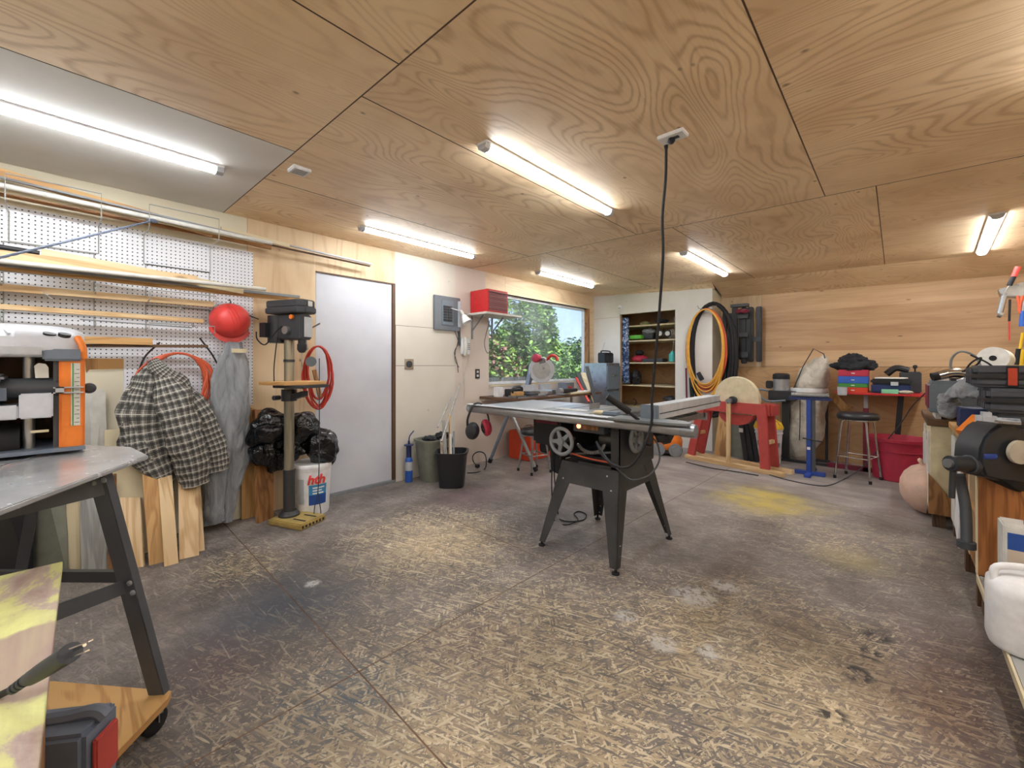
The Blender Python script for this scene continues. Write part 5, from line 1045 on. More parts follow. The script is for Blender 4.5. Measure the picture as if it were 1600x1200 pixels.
# ================================================================= HOSES ON THE PILLAR
tag(MB().tube([ony(1090, 478, yC-.01), ony(1092, 482, yC-.12), ony(1108, 484, yC-.14), ony(1120, 480, yC-.12), ony(1118, 476, yC-.01)], .006, 6, 0).obj('hose_bracket', 'steel'), 'steel hose bracket on the white pillar', 'bracket')
hc = ony(1103, 540, yC-.10)
coil(hc+Vector((0, .0, -.02)), .255, .53, (0, -1, 0), 7, .0105, 'hose_orange', 'air_hose', 'orange air hose coil hanging on the white pillar', 'hose', .02, 21, hang=.10)
coil(hc+Vector((.0, -.04, .0)), .235, .50, (0, -1, 0), 7, .0095, 'hose_yellow', 'air_hose', 'yellow air hose coil hanging in front of the orange one on the pillar', 'hose', .025, 25, hang=.30)
coil(ony(1113, 555, yC-.03), .30, .72, (0, -1, 0), 3, .028, 'rubber', 'vacuum_hose', 'thick black vacuum hose looped behind the coloured hoses', 'hose', .05, 28, k=8, hang=.1)
tag(MB().tube([ony(1072, 575, yC-.06), ony(1073, 620, yC-.06), ony(1075, 660, yC-.06)], .012, 8).obj('hose_end', 'maroon'), 'dark red hose end hanging down the left of the pillar', 'hose')
tag(MB().tube([ony(1080, 590, yC-.1), ony(1082, 625, yC-.1), ony(1085, 655, yC-.1)], .03, 8).obj('black_strap', 'rubber'), 'wide black strap hanging below the hose coils', 'strap')
for i, (x_, y_) in enumerate(((1085, 600), (1094, 588))):
    c = ony(x_, y_, yC-.13); tag(MB().obox(c, (.06, .03, .12), Matrix.Rotation(.5-i, 3, 'Y')).obj('hose_coupling', 'black_plastic', bev=.006), ('lower', 'upper')[i]+' black plastic coupling hanging among the hose ends', 'coupling')
# folded plastic sawhorses hung at the recess
c = ony(1157, 520, 6.38); r = thing('folding_sawhorse', 'black plastic folding sawhorse hung high beside the pillar', 'sawhorse', c)
zt_, zb_ = ony(1157, 480, 6.38).z, ony(1157, 568, 6.38).z
for k, (dx, dy) in enumerate(((-.10, 0), (.0, .06))):
    m = MB().box((c.x+dx, 6.33+dy, zb_), (c.x+dx+.07, 6.39+dy, zt_)); m.obj('leg', 'black_plastic', r, bev=.01)
MB().box((c.x-.1, 6.35, zb_+.08), (c.x+.1, 6.37, zb_+.16)).box((c.x-.1, 6.35, zt_-.16), (c.x+.1, 6.37, zt_-.06)).box((c.x-.1, 6.35, zb_+.36), (c.x+.1, 6.37, zb_+.42)).obj('brace', 'dark_grey', r, bev=.005)
MB().box((c.x-.11, 6.31, zt_), (c.x+.1, 6.42, zt_+.04)).obj('top_bar', 'black_metal', r)
c2 = c+Vector((.14, .08, -.02)); MB().box((c.x-.03, 6.40, zb_+.05), (c.x+.12, 6.44, zt_-.02)).obj('panel', 'black_plastic', r, bev=.01)
r = thing('folding_sawhorse', 'second black plastic sawhorse behind the first, nearer the plywood wall', 'sawhorse', c2)
MB().box((c2.x-.07, 6.43, zb_+.02), (c2.x, 6.49, zt_)).obj('leg', 'black_plastic', r, bev=.01); MB().box((c2.x+.03, 6.45, zb_+.02), (c2.x+.10, 6.50, zt_)).obj('leg', 'black_plastic', r, bev=.01); MB().box((c2.x-.07, 6.44, zb_+.3), (c2.x+.1, 6.46, zb_+.36)).obj('brace', 'dark_grey', r)
c = ony(1160, 486, 6.3); tag(MB().blob(c, (.09, .03, .03), .4, 3, 3, 3).obj('red_clamps', 'maroon'), 'dark red clamp heads hung above the sawhorses', 'clamp')
tag(MB().beam(ony(1133, 455+30, 6.28), ony(1131, 640, 6.1), .05, .05).obj('black_post', 'rubber'), 'tall black foam tube standing between pillar and sawhorses', 'tube')
tag(MB().beam(ony(1142, 490, 6.35), ony(1139, 610, 6.2), .06, .04).obj('dark_tube', 'black_plastic'), 'second dark tube right of the tall black foam tube', 'tube')

# ================================================================= GRINDSTONE ON RED FRAME
O = Vector((-2.015, 5.544, 0)); U = Vector((.973, -.229, 0)); V = Vector((.229, .973, 0))
def G(u, v, z): return O+U*u+V*v+Vector((0, 0, z))
r = thing('grindstone', 'large round grindstone in a red wooden frame on pine skids', 'grindstone', G(.6, .15, 0))
for v in (0, .22): MB().beam(G(0, v, .024), G(1.16, v, .024), .075, .048, V).obj('skid', 'pine' if v else 'pine', r, 'x', bev=.003)
for v, s_ in ((.05, -1), (.17, 1)):
    MB().beam(G(.16, v, .70), G(1.0, v, .70), .045, .125, V).obj('side_beam', 'frame_red', r, 'x', bev=.003)
    for u0, u1 in ((.07, .22), (.97, .92)): MB().beam(G(u0, v+s_*.045, .05), G(u1, v+s_*.03, .765), .10, .035, U).obj('leg', 'frame_red', r, bev=.003)
for u in (.14, .97): MB().beam(G(u, .0, .34), G(u, .23, .34), .04, .03, (0, 0, 1)).obj('cross_bar', 'pine', r)
MB().beam(G(1.0, .05, .70), G(1.0, .22, .70), .12, .04, (0, 0, 1)).obj('end_bar', 'frame_red', r)
wc = G(.60, .11, .80); MB().lathe(wc, [(.03, -.035), (.262, -.03), (.268, -.02), (.268, .02), (.262, .03), (.03, .035)], 64, V).obj('stone', 'stone', r, smooth=40)
MB().lathe(G(.60, .17, .72), [(.20, -.05), (.22, -.05), (.22, .05), (.20, .05)], 40, V).obj('trough', 'frame_red', r) if False else None
m = MB(); ar = [G(.60, .07, .62)+U*(.20*math.cos(PI+PI*i/20))+Vector((0, 0, .13*math.sin(PI+PI*i/20))) for i in range(21)]; m.slab(ar, .08, V); m.obj('trough', 'frame_red', r)
MB().cyl(G(.60, -.02, .79), G(.60, .24, .79), .018).cyl(G(.60, .0, .79), G(.60, .04, .79), .045).obj('axle', 'black_metal', r)
MB().beam(G(.575, -.035, .05), G(.58, -.035, .80), .045, .02, U).obj('treadle_rod', 'pine', r)
MB().cyl(G(.585, -.06, .78), G(.585, .0, .78), .03).obj('crank', 'steel', r)
# things behind the grindstone
c = Vector((-2.30, 5.62, 0)); r = thing('shop_vacuum', 'orange shop vacuum with grey wheels behind the grindstone', 'vacuum', c)
MB().lathe(c+Vector((0, 0, .06)), [(.15, 0), (.19, .02), (.20, .12), (.17, .22), (.13, .27), (.09, .3), (0, .31)], 32).obj('body', 'orange', r, smooth=60)
MB().lathe(c+Vector((0, 0, .03)), [(.16, 0), (.20, .01), (.20, .05), (.17, .06)], 32).obj('base', 'black_plastic', r)
wd2 = (Vector((0, 0, 0))-c); wd2.z = 0; wd2.normalize(); sdv = Vector((0, 0, 1)).cross(wd2)
for s_ in (1, -1):
    w_ = c+wd2*.16+sdv*(.10*s_)+Vector((0, 0, .085)); MB().lathe(w_, [(.085, -.02), (.085, .02)], 28, wd2+sdv*.3*s_).lathe(w_, [(.055, .02), (.05, .03), (.0, .03)], 24, wd2+sdv*.3*s_).obj('wheel', 'mid_grey', r)
MB().tube([c+Vector((-.1, 0, .33)), c+Vector((-.08, 0, .42)), c+Vector((.08, 0, .42)), c+Vector((.1, 0, .33))], .012, 8, 4).obj('handle', 'orange', r)
MB().lathe(c+Vector((0, 0, .34)), [(.12, 0), (.13, .03), (.10, .06), (0, .06)], 28).obj('motor_head', 'dark_grey', r)
cp0 = ony(1093, 640, 5.95); tag(MB().slab([G(.10, .50, 0), G(.27, .46, 0), G(.27, .60, .62), G(.10, .64, .62)], .015).obj('plywood_offcut', 'live_edge'), 'brown plywood offcut standing behind the left red legs', 'board')
tag(MB().limb([G(.33, .58, .0), G(.34, .60, .3), G(.35, .62, .62)], [.28, .28, .26], [.06, .06, .06], (.9, -.3, 0), .03, 3, 4, 24, 6).obj('duct_panel', 'olive_grey'), 'curved dull grey metal duct behind the grindstone', 'duct')
r = thing('folding_sawhorse', 'black plastic sawhorse folded and leaning on the floor behind the grindstone', 'sawhorse', G(.6, .5, 0))
for k, (u0, u1) in enumerate(((.56, .43), (.61, .48), (.66, .54))): MB().beam(G(u0, .42+k*.03, .01), G(u1, .50+k*.03, .60), .055, .04, U).obj('leg', 'black_plastic', r, bev=.006)
MB().slab([G(.65, .53, .01), G(.76, .52, .06), G(.68, .58, .55), G(.54, .58, .58)], .03).obj('panel', 'black_plastic', r, bev=.005)
MB().obox(G(.48, .44, .38), (.05, .006, .05), rz(-.23)).obj('sticker', 'off_white', r)
# bucket with the yellow lid
c = Vector((-1.17, 5.98, 0)); r = thing('plastic_bucket', 'white bucket with a yellow lid behind the red frame leg', 'bucket', c)
MB().lathe(c, [(.125, 0), (.13, .01), (.148, .36), (.155, .365), (.155, .38), (.150, .385), (.150, .40), (.157, .405), (.157, .42), (.15, .43)], 40).obj('body', 'white_plastic', r, smooth=45)
MB().lathe(c+Vector((0, 0, .425)), [(.162, 0), (.162, .02), (.14, .07), (.08, .11), (.0, .12)], 40).obj('lid', 'yellow_plastic', r, smooth=50)
MB().tube([c+Vector((.157, 0, .40)), c+Vector((.11, -.10, .52)), c+Vector((0, -.13, .57)), c+Vector((-.11, -.10, .52)), c+Vector((-.157, 0, .40))], .004, 6).obj('handle', 'steel', r)
va2 = math.atan2(-c.y, -c.x); wrap(c, .08, .28, va2-.9, va2-.35, .126, .148, .36, 'label', 'dark_grey', r, 8); wrap(c, .08, .26, va2+.45, va2+1.0, .126, .148, .36, 'label', 'mid_grey', r, 8)
# ================================================================= JOINTER, DUST COLLECTOR, ROLLER STAND
def X_(px, y): return ony(px, 600, y).x
def Z_(px, py, y): return ony(px, py, y).z
y = 6.22
r = thing('jointer', 'black stationary machine with a silver motor against the back wall', 'machine', (X_(1228, y), y, 0))
MB().box((X_(1222, y), y-.02, 0), (X_(1233, y), y+.16, Z_(1228, 626, y))).obj('pedestal', 'black_metal', r, bev=.005)
MB().box((X_(1222, y)-.12, y-.04, 0), (X_(1294, y), y+.0, .03)).box((X_(1222, y)-.12, y+.2, 0), (X_(1294, y), y+.24, .03)).box((X_(1225, y), y-.0, 0), (X_(1233, y), y+.2, .03)).obj('base_frame', 'black_metal', r)
MB().box((X_(1202, y), y-.07, Z_(1215, 625, y)), (X_(1245, y), y+.2, Z_(1215, 610, y))).obj('bed', 'black_metal', r, bev=.008)
c = Vector((X_(1219, y), y+.06, Z_(1219, 610, y))); MB().lathe(c, [(.09, 0), (.09, .14), (.07, .145)], 32).obj('motor', 'aluminium', r, smooth=50); MB().lathe(c+Vector((0, 0, .142)), [(.092, 0), (.095, .01), (.092, .06), (.07, .075), (0, .078)], 32).obj('fan_cover', 'black_plastic', r, smooth=50)
MB().box((c.x-.16, c.y-.07, c.z+.02), (c.x-.09, c.y+.0, c.z+.12)).obj('capacitor_box', 'black_plastic', r, bev=.01)
MB().tube([(X_(1202, y), y-.07, Z_(1202, 610, y)), (X_(1188, y), y-.12, Z_(1188, 608, y)), (X_(1192, y), y-.14, Z_(1195, 618, y)), (X_(1203, y), y-.12, Z_(1203, 626, y)), (X_(1230, y), y-.12, Z_(1230, 625, y))], .013, 8, 5).obj('handle', 'tool_grey', r)
y = 6.38
r = thing('dust_collector', 'dust collector with a cream cloth bag above and below its ring', 'dust collector', (X_(1262, y), y, 0))
cx_, zr = X_(1264, y), Z_(1264, 610, y)
def dbag(pts, wd, th, seed, nm):
    P3 = [Vector((X_(px, y), y, Z_(px, py, y))) for px, py in pts]; s_ = 4.95/FP; m = MB().limb(P3, [w_*s_ for w_ in wd], th, (1, 0, 0), .13, 4, seed, 36, 8); return m.obj(nm, 'soft_cream', r, smooth=75)
dbag([(1266, 612), (1268, 600), (1274, 584), (1283, 568), (1290, 556)], [34, 46, 42, 28, 8], [.3, .32, .26, .16, .04], 4, 'upper_bag')
dbag([(1266, 616), (1262, 640), (1258, 672), (1246, 700), (1240, 716)], [48, 50, 50, 44, 30], [.3, .32, .32, .28, .2], 9, 'lower_bag')
MB().lathe((cx_, y, zr-.02), [(.19, 0), (.20, .005), (.20, .045), (.19, .05)], 36).obj('ring', 'white_plastic', r)
w_ = lambda px, py: ony(px, py, y-.12); MB().tube([w_(1240, 607), w_(1255, 572), w_(1271, 545), w_(1287, 553), w_(1289, 560)], .006, 6, 0).obj('bag_hanger', 'black_metal', r)
for s_ in (-1, 1): MB().beam((cx_+s_*.17, y+.1, 0), (cx_+s_*.17, y+.1, zr), .03, .03).obj('leg', 'black_metal', r)
MB().tube([ony(1250, 625, 6.2), ony(1250, 660, 6.2), ony(1249, 688, 6.2)], .005, 6).obj('power_cord', 'rubber', r)
c = Vector((-.70, 5.62, 0)); r = thing('roller_stand', 'blue roller stand with a grey roller in front of the dust bag', 'roller stand', c)
zt_ = ony(1266, 625, 5.62).z
MB().box((c.x-.03, c.y-.03, .02), (c.x+.015, c.y+.01, zt_)).obj('post', 'blue_metal', r, bev=.002); MB().box((c.x+.018, c.y-.02, .02), (c.x+.05, c.y+.012, zt_)).obj('inner_post', 'stand_grey', r)
MB().box((c.x-.14, c.y-.05, 0), (c.x+.14, c.y+.02, .04)).obj('foot', 'blue_metal', r, bev=.004); MB().box((c.x-.03, c.y-.2, 0), (c.x+.03, c.y+.28, .03)).obj('cross_foot', 'blue_metal', r, bev=.004)
MB().box((c.x-.19, c.y-.03, zt_), (c.x+.19, c.y+.03, zt_+.03)).obj('bracket', 'navy', r); MB().cyl((c.x-.17, c.y, zt_+.055), (c.x+.17, c.y, zt_+.055), .028).obj('roller', 'steel', r)
MB().cyl((c.x-.06, c.y-.05, .40), (c.x+.12, c.y-.05, .38), .008).obj('lock_lever', 'black_metal', r); MB().obox((c.x-.008, c.y-.031, .29), (.03, .002, .03), rz(0)).obj('sticker', 'white_plastic', r)
# ================================================================= RED BENCH WITH ORGANISERS
y0 = 6.05; bz = Z_(1365, 617, y0); r = thing('red_bench', 'red topped bench on a red post at the back plywood wall', 'workbench', (X_(1365, y0), y0+.2, 0))
MB().slab([(X_(1302, y0), y0+.1, bz), (X_(1318, y0-.08), y0-.08, bz), (X_(1446, y0-.08), y0-.08, bz), (X_(1446, y0-.08), YB-.03, bz), (X_(1302, y0), YB-.03, bz)], .022, (0, 0, 1)).obj('top', 'red_paint', r, bev=.003)
px_ = X_(1353, y0+.15); MB().box((px_-.025, y0+.12, .0), (px_+.025, y0+.17, bz-.16)).obj('post', 'maroon', r); MB().box((px_-.018, y0+.127, bz-.16), (px_+.018, y0+.163, bz)).obj('inner_post', 'light_grey', r)
MB().box((px_-.35, y0+.12, 0), (px_+.06, y0+.17, .05)).obj('foot', 'maroon', r); MB().beam((X_(1408, y0+.25), y0+.25, bz), (X_(1400, y0+.25), y0+.25, .25), .05, .04).obj('leg', 'black_metal', r)
MB().beam((X_(1298, y0+.4), y0+.42, bz-.02), (X_(1322, y0+.4), y0+.46, bz-.22), .09, .02, (1, 0, 0)).obj('brace', 'old_pine', r)
def drawerbox(px0, px1, py0, py1, mt, label, n_=1):
    a = ony(px0, py1, y0); b = ony(px1, py0, y0); r = thing('parts_organiser', label, 'organiser', ((a.x+b.x)/2, y0+.12, a.z), 'coloured organisers stacked on the red bench')
    MB().box((a.x, y0, a.z), (b.x, y0+.24, b.z)).obj('case', mt, r, bev=.003)
    for i in range(n_): MB().box((a.x+.01, y0-.006, a.z+.006), (b.x-.01, y0, b.z-.006)).obj('drawer', mt, r)
    MB().box(((a.x+b.x)/2-.015, y0-.012, (a.z+b.z)/2-.005), ((a.x+b.x)/2+.015, y0-.006, (a.z+b.z)/2+.004)).obj('pull', 'white_plastic', r)
drawerbox(1310, 1356, 605, 614, 'orange' if False else 'box_red', 'orange-red organiser at the bottom of the stack'); drawerbox(1310, 1356, 599, 605, 'green_plastic', 'green organiser above the orange-red one'); drawerbox(1309, 1357, 588, 599, 'blue_plastic', 'blue organiser under the top red one'); drawerbox(1310, 1357, 578, 588, 'tub_red', 'crimson organiser on top of the stack')
a = ony(1310, 579, y0+.1); b = ony(1360, 554, y0+.1); m = MB().blob(((a.x+b.x)/2, y0+.12, a.z+.05), (.19, .13, .10), .3, 2.2, 5, 4, zmin=a.z+.002).blob(((a.x+b.x)/2-.02, y0+.12, a.z+.10), (.12, .09, .09), .3, 2.5, 7, 4, zmin=a.z)
tag(m.obj('tool_bag', 'soft_black', smooth=80), 'black cloth tool bag slumped on the coloured organisers', 'bag')
c = ony(1316, 611, y0-.1); tag(MB().lathe(c-Vector((0, 0, .045)), [(.04, 0), (.045, .02), (.045, .09)], 24).obj('hanging_cup', 'light_grey'), 'small pale cup hooked on the left edge of the red bench', 'cup')
a = ony(1361, 607, y0); b = ony(1432, 585, y0); zb = bz+.022; r = thing('black_toolbox', 'black flat toolbox on the red bench under pale papers', 'toolbox', ((a.x+b.x)/2, y0+.12, zb))
MB().box((a.x, y0, zb), (b.x-.04, y0+.26, zb+.10)).obj('body', 'navy', r, bev=.015); MB().box((a.x-.005, y0-.01, zb+.10), (b.x-.035, y0+.27, zb+.155)).obj('lid', 'black_plastic', r, bev=.015); MB().box((a.x+.16, y0-.014, zb+.085), (a.x+.22, y0-.0, zb+.125)).obj('latch', 'light_grey', r)
tag(MB().slab([(a.x+.03, y0-.02, zb+.158), (b.x-.1, y0-.02, zb+.158), (b.x-.06, y0+.2, zb+.158), (a.x+.06, y0+.2, zb+.158)], .012, (0, 0, 1)).obj('paper_stack', 'paper'), 'sheets of pale paper on the black toolbox', 'paper')
tag(MB().box((X_(1377, y0-.07), y0-.075, zb), (X_(1404, y0-.07), y0-.015, zb+.045)).obj('mint_box', 'mint', bev=.004), 'small mint green box on the front of the red bench', 'box')
tag(MB().blob((X_(1415, y0-.06), y0-.05, zb+.02), (.06, .03, .02), .2, 3, 4, 3).obj('cloth_lump', 'cream_cloth'), 'small beige rag right of the mint box', 'rag')
r = thing('small_machine', 'dark hand machine with a crank knob behind the papers on the red bench', 'machine', (X_(1415, y0+.3), y0+.32, zb))
MB().box((X_(1405, y0+.3), y0+.29, zb), (X_(1440, y0+.3), y0+.42, zb+.23)).obj('frame', 'dark_grey', r, bev=.01); MB().tube([(X_(1385, y0+.3), y0+.32, zb+.20), (X_(1400, y0+.3), y0+.32, zb+.27), (X_(1420, y0+.3), y0+.32, zb+.24)], .035, 10).obj('arm', 'black_plastic', r); MB().cyl((X_(1430, y0+.3), y0+.32, zb+.23), (X_(1430, y0+.3), y0+.32, zb+.27), .008).blob((X_(1430, y0+.3), y0+.32, zb+.285), (.022, .022, .022), 0, 1, 1, 2).obj('crank_knob', 'black_plastic', r)
# ---- stool, tub, basin, power cord
stool((-.30, 5.74, 0), .178, .70, 'black seat stool with chrome legs in front of the red bench', ring_z=.24)
c = Vector((.02, 6.03, 0)); r = thing('red_tub', 'large crimson plastic tub beside the beige cabinet', 'tub', c)
MB().lathe(c, [(.20, 0), (.21, .01), (.23, .30), (.235, .30), (.245, .40), (.262, .41), (.264, .44), (.25, .44), (.24, .42), (.20, .02), (0, .02)], 48).obj('body', 'tub_red', r, smooth=40); MB().ring(c+Vector((0, 0, .31)), .236, .005, (0, 0, 1), 48).obj('rib', 'tub_red', r)
c = Vector((.178, 4.78, .205)); r = thing('round_basin', 'pinkish beige round basin hung on edge against the beige cabinet front', 'basin', (c.x, c.y, 0))
MB().lathe(c, [(.0, -.16), (.06, -.155), (.12, -.13), (.17, -.085), (.195, -.03), (.20, .0), (.19, -.005), (.11, -.11), (0, -.145)], 40, (1, 0, 0)).obj('bowl', 'pinkish_beige', r, smooth=60); MB().tube([c+Vector((-.02, -.04, .19)), c+Vector((-.04, -.03, .225)), c+Vector((-.03, .03, .225)), c+Vector((-.02, .03, .19))], .01, 8, 4).obj('handle', 'pinkish_beige', r)
tag(MB().box((X_(1375, 6.2), 6.15, 0), (X_(1392, 6.2), 6.3, .12)).obj('small_case', 'dark_grey', bev=.01), 'small dark case on the floor left of the crimson tub', 'case')
pts = [fl(1168, 728, .006), fl(1200, 741, .006), fl(1240, 752, .006), fl(1280, 759, .006), fl(1300, 757, .006), fl(1320, 748, .006), at(1345, 732, 4.5), at(1375, 700, 4.4), at(1405, 665, 4.3), at(1425, 635, 4.15), at(1446, 614, 3.9)]
tag(MB().tube(pts, .0055, 7).obj('extension_lead', 'dark_grey'), 'long grey extension lead from the floor up to the grey toolbox', 'cord')
tag(MB().tube([fl(1072, 722, .006), fl(1110, 731, .006), fl(1150, 737, .006), fl(1185, 743, .006)], .005, 6).obj('thin_lead', 'rubber'), 'thin black lead along the front pine skid', 'cord')
# ================================================================= RIGHT WORKBENCH
r = thing('beige_cabinet', 'beige painted cabinet at the far end of the right workbench', 'cabinet', (.5, 4.85, 0))
MB().box((.19, 4.42, .10), (.80, 5.35, .755)).obj('body', 'cream_panel', r, bev=.003)
MB().box((.17, 4.40, .755), (.82, 5.37, .80)).obj('top', 'dark_wood', r, 'y', bev=.003)
for x, y in ((.20, 4.43), (.20, 5.25), (.72, 4.43), (.72, 5.25)): MB().box((x, y, 0), (x+.07, y+.07, .10)).obj('leg', 'dark_wood', r)
MB().slab([(.178, 4.40, .10), (.30, 4.40, .10), (.30, 4.40, .22), (.178, 4.40, .40)], .018, (0, 1, 0)).obj('patch', 'brown_wood', r)
for i in range(6): MB().box((.178, 4.46+i*.14, .14+((i*37) % 5)*.02), (.19, 4.58+i*.14, .70-((i*23) % 4)*.03)).obj('paper_notice', 'off_white', r)
MB().box((.186, 4.55, .30), (.189, 4.75, .42)).obj('slot', 'dark_wood', r)
# cedar coloured bench with open front
r = thing('wooden_bench', 'orange-brown plywood bench with an open front on the right', 'workbench', (.6, 3.7, 0))
MB().box((.30, 3.10, .165), (1.0, 3.125, .76)).obj('end_panel', 'oak_panel', r, 'z'); MB().box((.30, 4.34, .12), (1.0, 4.365, .76)).obj('far_panel', 'cream_panel', r, 'z')
MB().box((.28, 3.05, .76), (1.015, 4.37, .80)).obj('top', 'old_pine', r, 'y', bev=.003); MB().box((.75, 3.125, .165), (.77, 4.34, .76)).obj('back_panel', 'brown_wood', r); MB().box((.30, 3.125, .165), (.75, 4.34, .185)).obj('bottom', 'brown_wood', r, 'y')
MB().box((.30, 3.125, .44), (.75, 4.34, .46)).obj('shelf', 'old_pine', r, 'y'); MB().box((.295, 3.10, .165), (.30, 3.14, .76)).obj('front_edge', 'pale_wood', r); MB().box((.297, 3.4, .165), (.32, 3.45, .76)).obj('stile', 'pine', r)
for y in (3.12, 3.60, 4.28): MB().box((.30, y, 0), (.36, y+.06, .165)).obj('leg', 'dark_wood', r)
def T3(a, b, mt, nm, label, cat, bev=.004, grain='z'): return tag(MB().box(a, b).obj(nm, mt, bev=bev, grain=grain), label, cat)
T3((.285, 4.00, .13), (.297, 4.25, .72), 'off_white', 'white_board', 'white strip of board leaning on the far open front of the wooden bench', 'board')
tag(MB().slab([(.27, 3.62, .12), (.27, 3.82, .22), (.285, 3.84, .55), (.285, 3.66, .60)], .01, (1, 0, 0)).obj('white_sheet', 'white_plastic'), 'white pointed sheet leaning below the vise', 'sheet')
T3((.33, 3.75, .46), (.45, 3.95, .68), 'brown_wood', 'wood_block', 'brown wooden block on the shelf of the wooden bench', 'wood block'); T3((.33, 3.52, .46), (.42, 3.66, .62), 'box_red', 'orange_box', 'orange box on the shelf of the wooden bench', 'box'); T3((.33, 3.22, .46), (.45, 3.36, .60), 'blue_plastic', 'blue_box', 'blue box on the shelf just behind the vise', 'box')
T3((.33, 3.5, .186), (.5, 3.7, .36), 'dark_wood', 'lower_block', 'dark wooden block on the bottom of the wooden bench', 'wood block')
# low shelf toward the camera
r = thing('low_shelf', 'low grey plank shelf running toward the viewer at the right', 'shelf', (.6, 2.1, 0))
MB().box((.30, 1.0, .14), (1.0, 3.09, .165)).obj('shelf_board', 'grey_wood', r, 'y', bev=.003)
MB().box((.293, 1.0, .135), (.30, 3.09, .168)).obj('front_lip', 'pale_wood', r, 'y')
for y in (1.1, 3.02): 
    for x in (.31, .9): MB().box((x, y, 0), (x+.06, y+.06, .14)).obj('leg', 'dark_wood', r)
T3((.34, 2.93, .166), (.44, 3.03, .185), 'mid_grey', 'metal_bracket', 'flat grey metal piece on the low shelf behind the can', 'bracket')
# rectangular can
r = thing('solvent_can', 'rectangular metal can with coloured label and red cap on the low shelf', 'can', (.43, 2.80, .165))
x0, x1, y0_, y1 = .335, .56, 2.72, 2.86
MB().box((x0, y0_, .166), (x1, y1, .53)).obj('body', 'off_white', r, bev=.006)
for z0, z1, mt in ((.18, .29, 'teal'), (.29, .43, 'beige'), (.43, .50, 'label_blue')): MB().box((x0+.012, y0_-.002, z0), (x1-.01, y0_, z1)).obj('label', mt, r); 
MB().lathe((.46, y0_-.002, .33), [(.0, -.003), (.055, -.003), (.055, 0)], 28, (0, 1, 0)).obj('label_disc', 'yellow_plastic', r)
MB().cyl((.42, 2.79, .53), (.42, 2.79, .555), .02).obj('cap', 'red_paint', r); MB().tube([(.42, 2.79, .55), (.47, 2.79, .57), (.52, 2.79, .54)], .005, 6).obj('handle', 'steel', r)
# jugs
def jug(c, label, s_=1.0):
    c = Vector(c); r = thing('plastic_jug', label, 'jug', c)
    k = 36; rs = []
    for z, a in ((0, .105), (.006, .118), (.02, .122), (.20, .122), (.225, .12), (.25, .10), (.262, .07), (.265, .04)):
        rs.append([c+Vector((math.copysign(abs(math.cos(2*PI*i/k))**.7, math.cos(2*PI*i/k))*a, math.copysign(abs(math.sin(2*PI*i/k))**.7, math.sin(2*PI*i/k))*a, z))*1 if False else c+Vector((math.copysign(abs(math.cos(2*PI*i/k))**.7, math.cos(2*PI*i/k))*a*s_, math.copysign(abs(math.sin(2*PI*i/k))**.7, math.sin(2*PI*i/k))*a*s_, z*s_)) for i in range(k)])
    MB().rings(rs).obj('body', 'white_plastic', r, smooth=50)
    MB().tube([c+Vector((-.10, -.03, .225))*s_, c+Vector((-.095, -.03, .285))*s_, c+Vector((0, -.02, .30))*s_, c+Vector((.07, 0, .27))*s_], .013*s_, 12, 6).obj('handle', 'white_plastic', r, smooth=60)
    MB().lathe(c+Vector((.05, .03, .262))*s_, [(.032, 0), (.032, .03), (0, .03)], 24).obj('cap', 'light_grey', r)
    f0 = c+Vector((-.02, -.1235, .03))*s_; MB().box(f0, f0+Vector((.11, .001, .15))*s_).obj('label', 'light_grey', r)
    for i in range(5): MB().box(f0+Vector((.008, -.0015, .02+i*.024))*s_, f0+Vector((.10-.02*(i % 2), -.0005, .03+i*.024))*s_).obj('label_lines', 'mid_grey', r)
    return r
jug((.375, 2.42, .166), 'white plastic jug with a grey label standing at the front of the low shelf')
jug((.52, 2.64, .166), 'second white plastic jug behind the labelled one', 1.05)
T3((.42, 1.95, .166), (.50, 2.02, .19), 'tub_red', 'red_block', 'small red plastic piece on the near end of the low shelf', 'plastic piece')
# grey tool chest on the beige cabinet
r = thing('grey_toolbox', 'blue-grey metal toolbox on the beige cabinet', 'toolbox', (.40, 4.6, .8))
MB().box((.185, 4.46, .85), (.62, 4.90, 1.06)).obj('body', 'tool_grey', r, bev=.006); MB().box((.20, 4.48, 1.06), (.60, 4.88, 1.09)).obj('lid_rim', 'tool_grey', r, bev=.004)
for x in (.22, .55): MB().box((x, 4.50, .80), (x+.03, 4.86, .85)).obj('foot', 'off_white', r)
m = MB()
MB().box((.178, 4.48, .88), (.185, 4.88, 1.05)).obj('side_clutter', 'maroon', r)
MB().tube([(.33, 4.47, 1.095), (.36, 4.45, 1.11), (.44, 4.45, 1.11), (.47, 4.47, 1.095)], .008, 6, 0).obj('handle', 'chrome', r)
r = thing('silver_tool', 'silver and black power tool with looped cords on the grey toolbox', 'power tool', (.32, 4.6, 1.09))
MB().tube([(.235, 4.52, 1.125), (.32, 4.53, 1.15), (.42, 4.55, 1.13)], .035, 14, 5).obj('body', 'chrome', r); MB().cyl((.235, 4.50, 1.125), (.20, 4.49, 1.115), .032).obj('nozzle', 'rubber', r); MB().box((.30, 4.5, 1.09), (.52, 4.62, 1.11)).obj('tray', 'black_plastic', r)
MB().box((.42, 4.52, 1.11), (.445, 4.56, 1.17)).obj('switch', 'white_plastic', r)
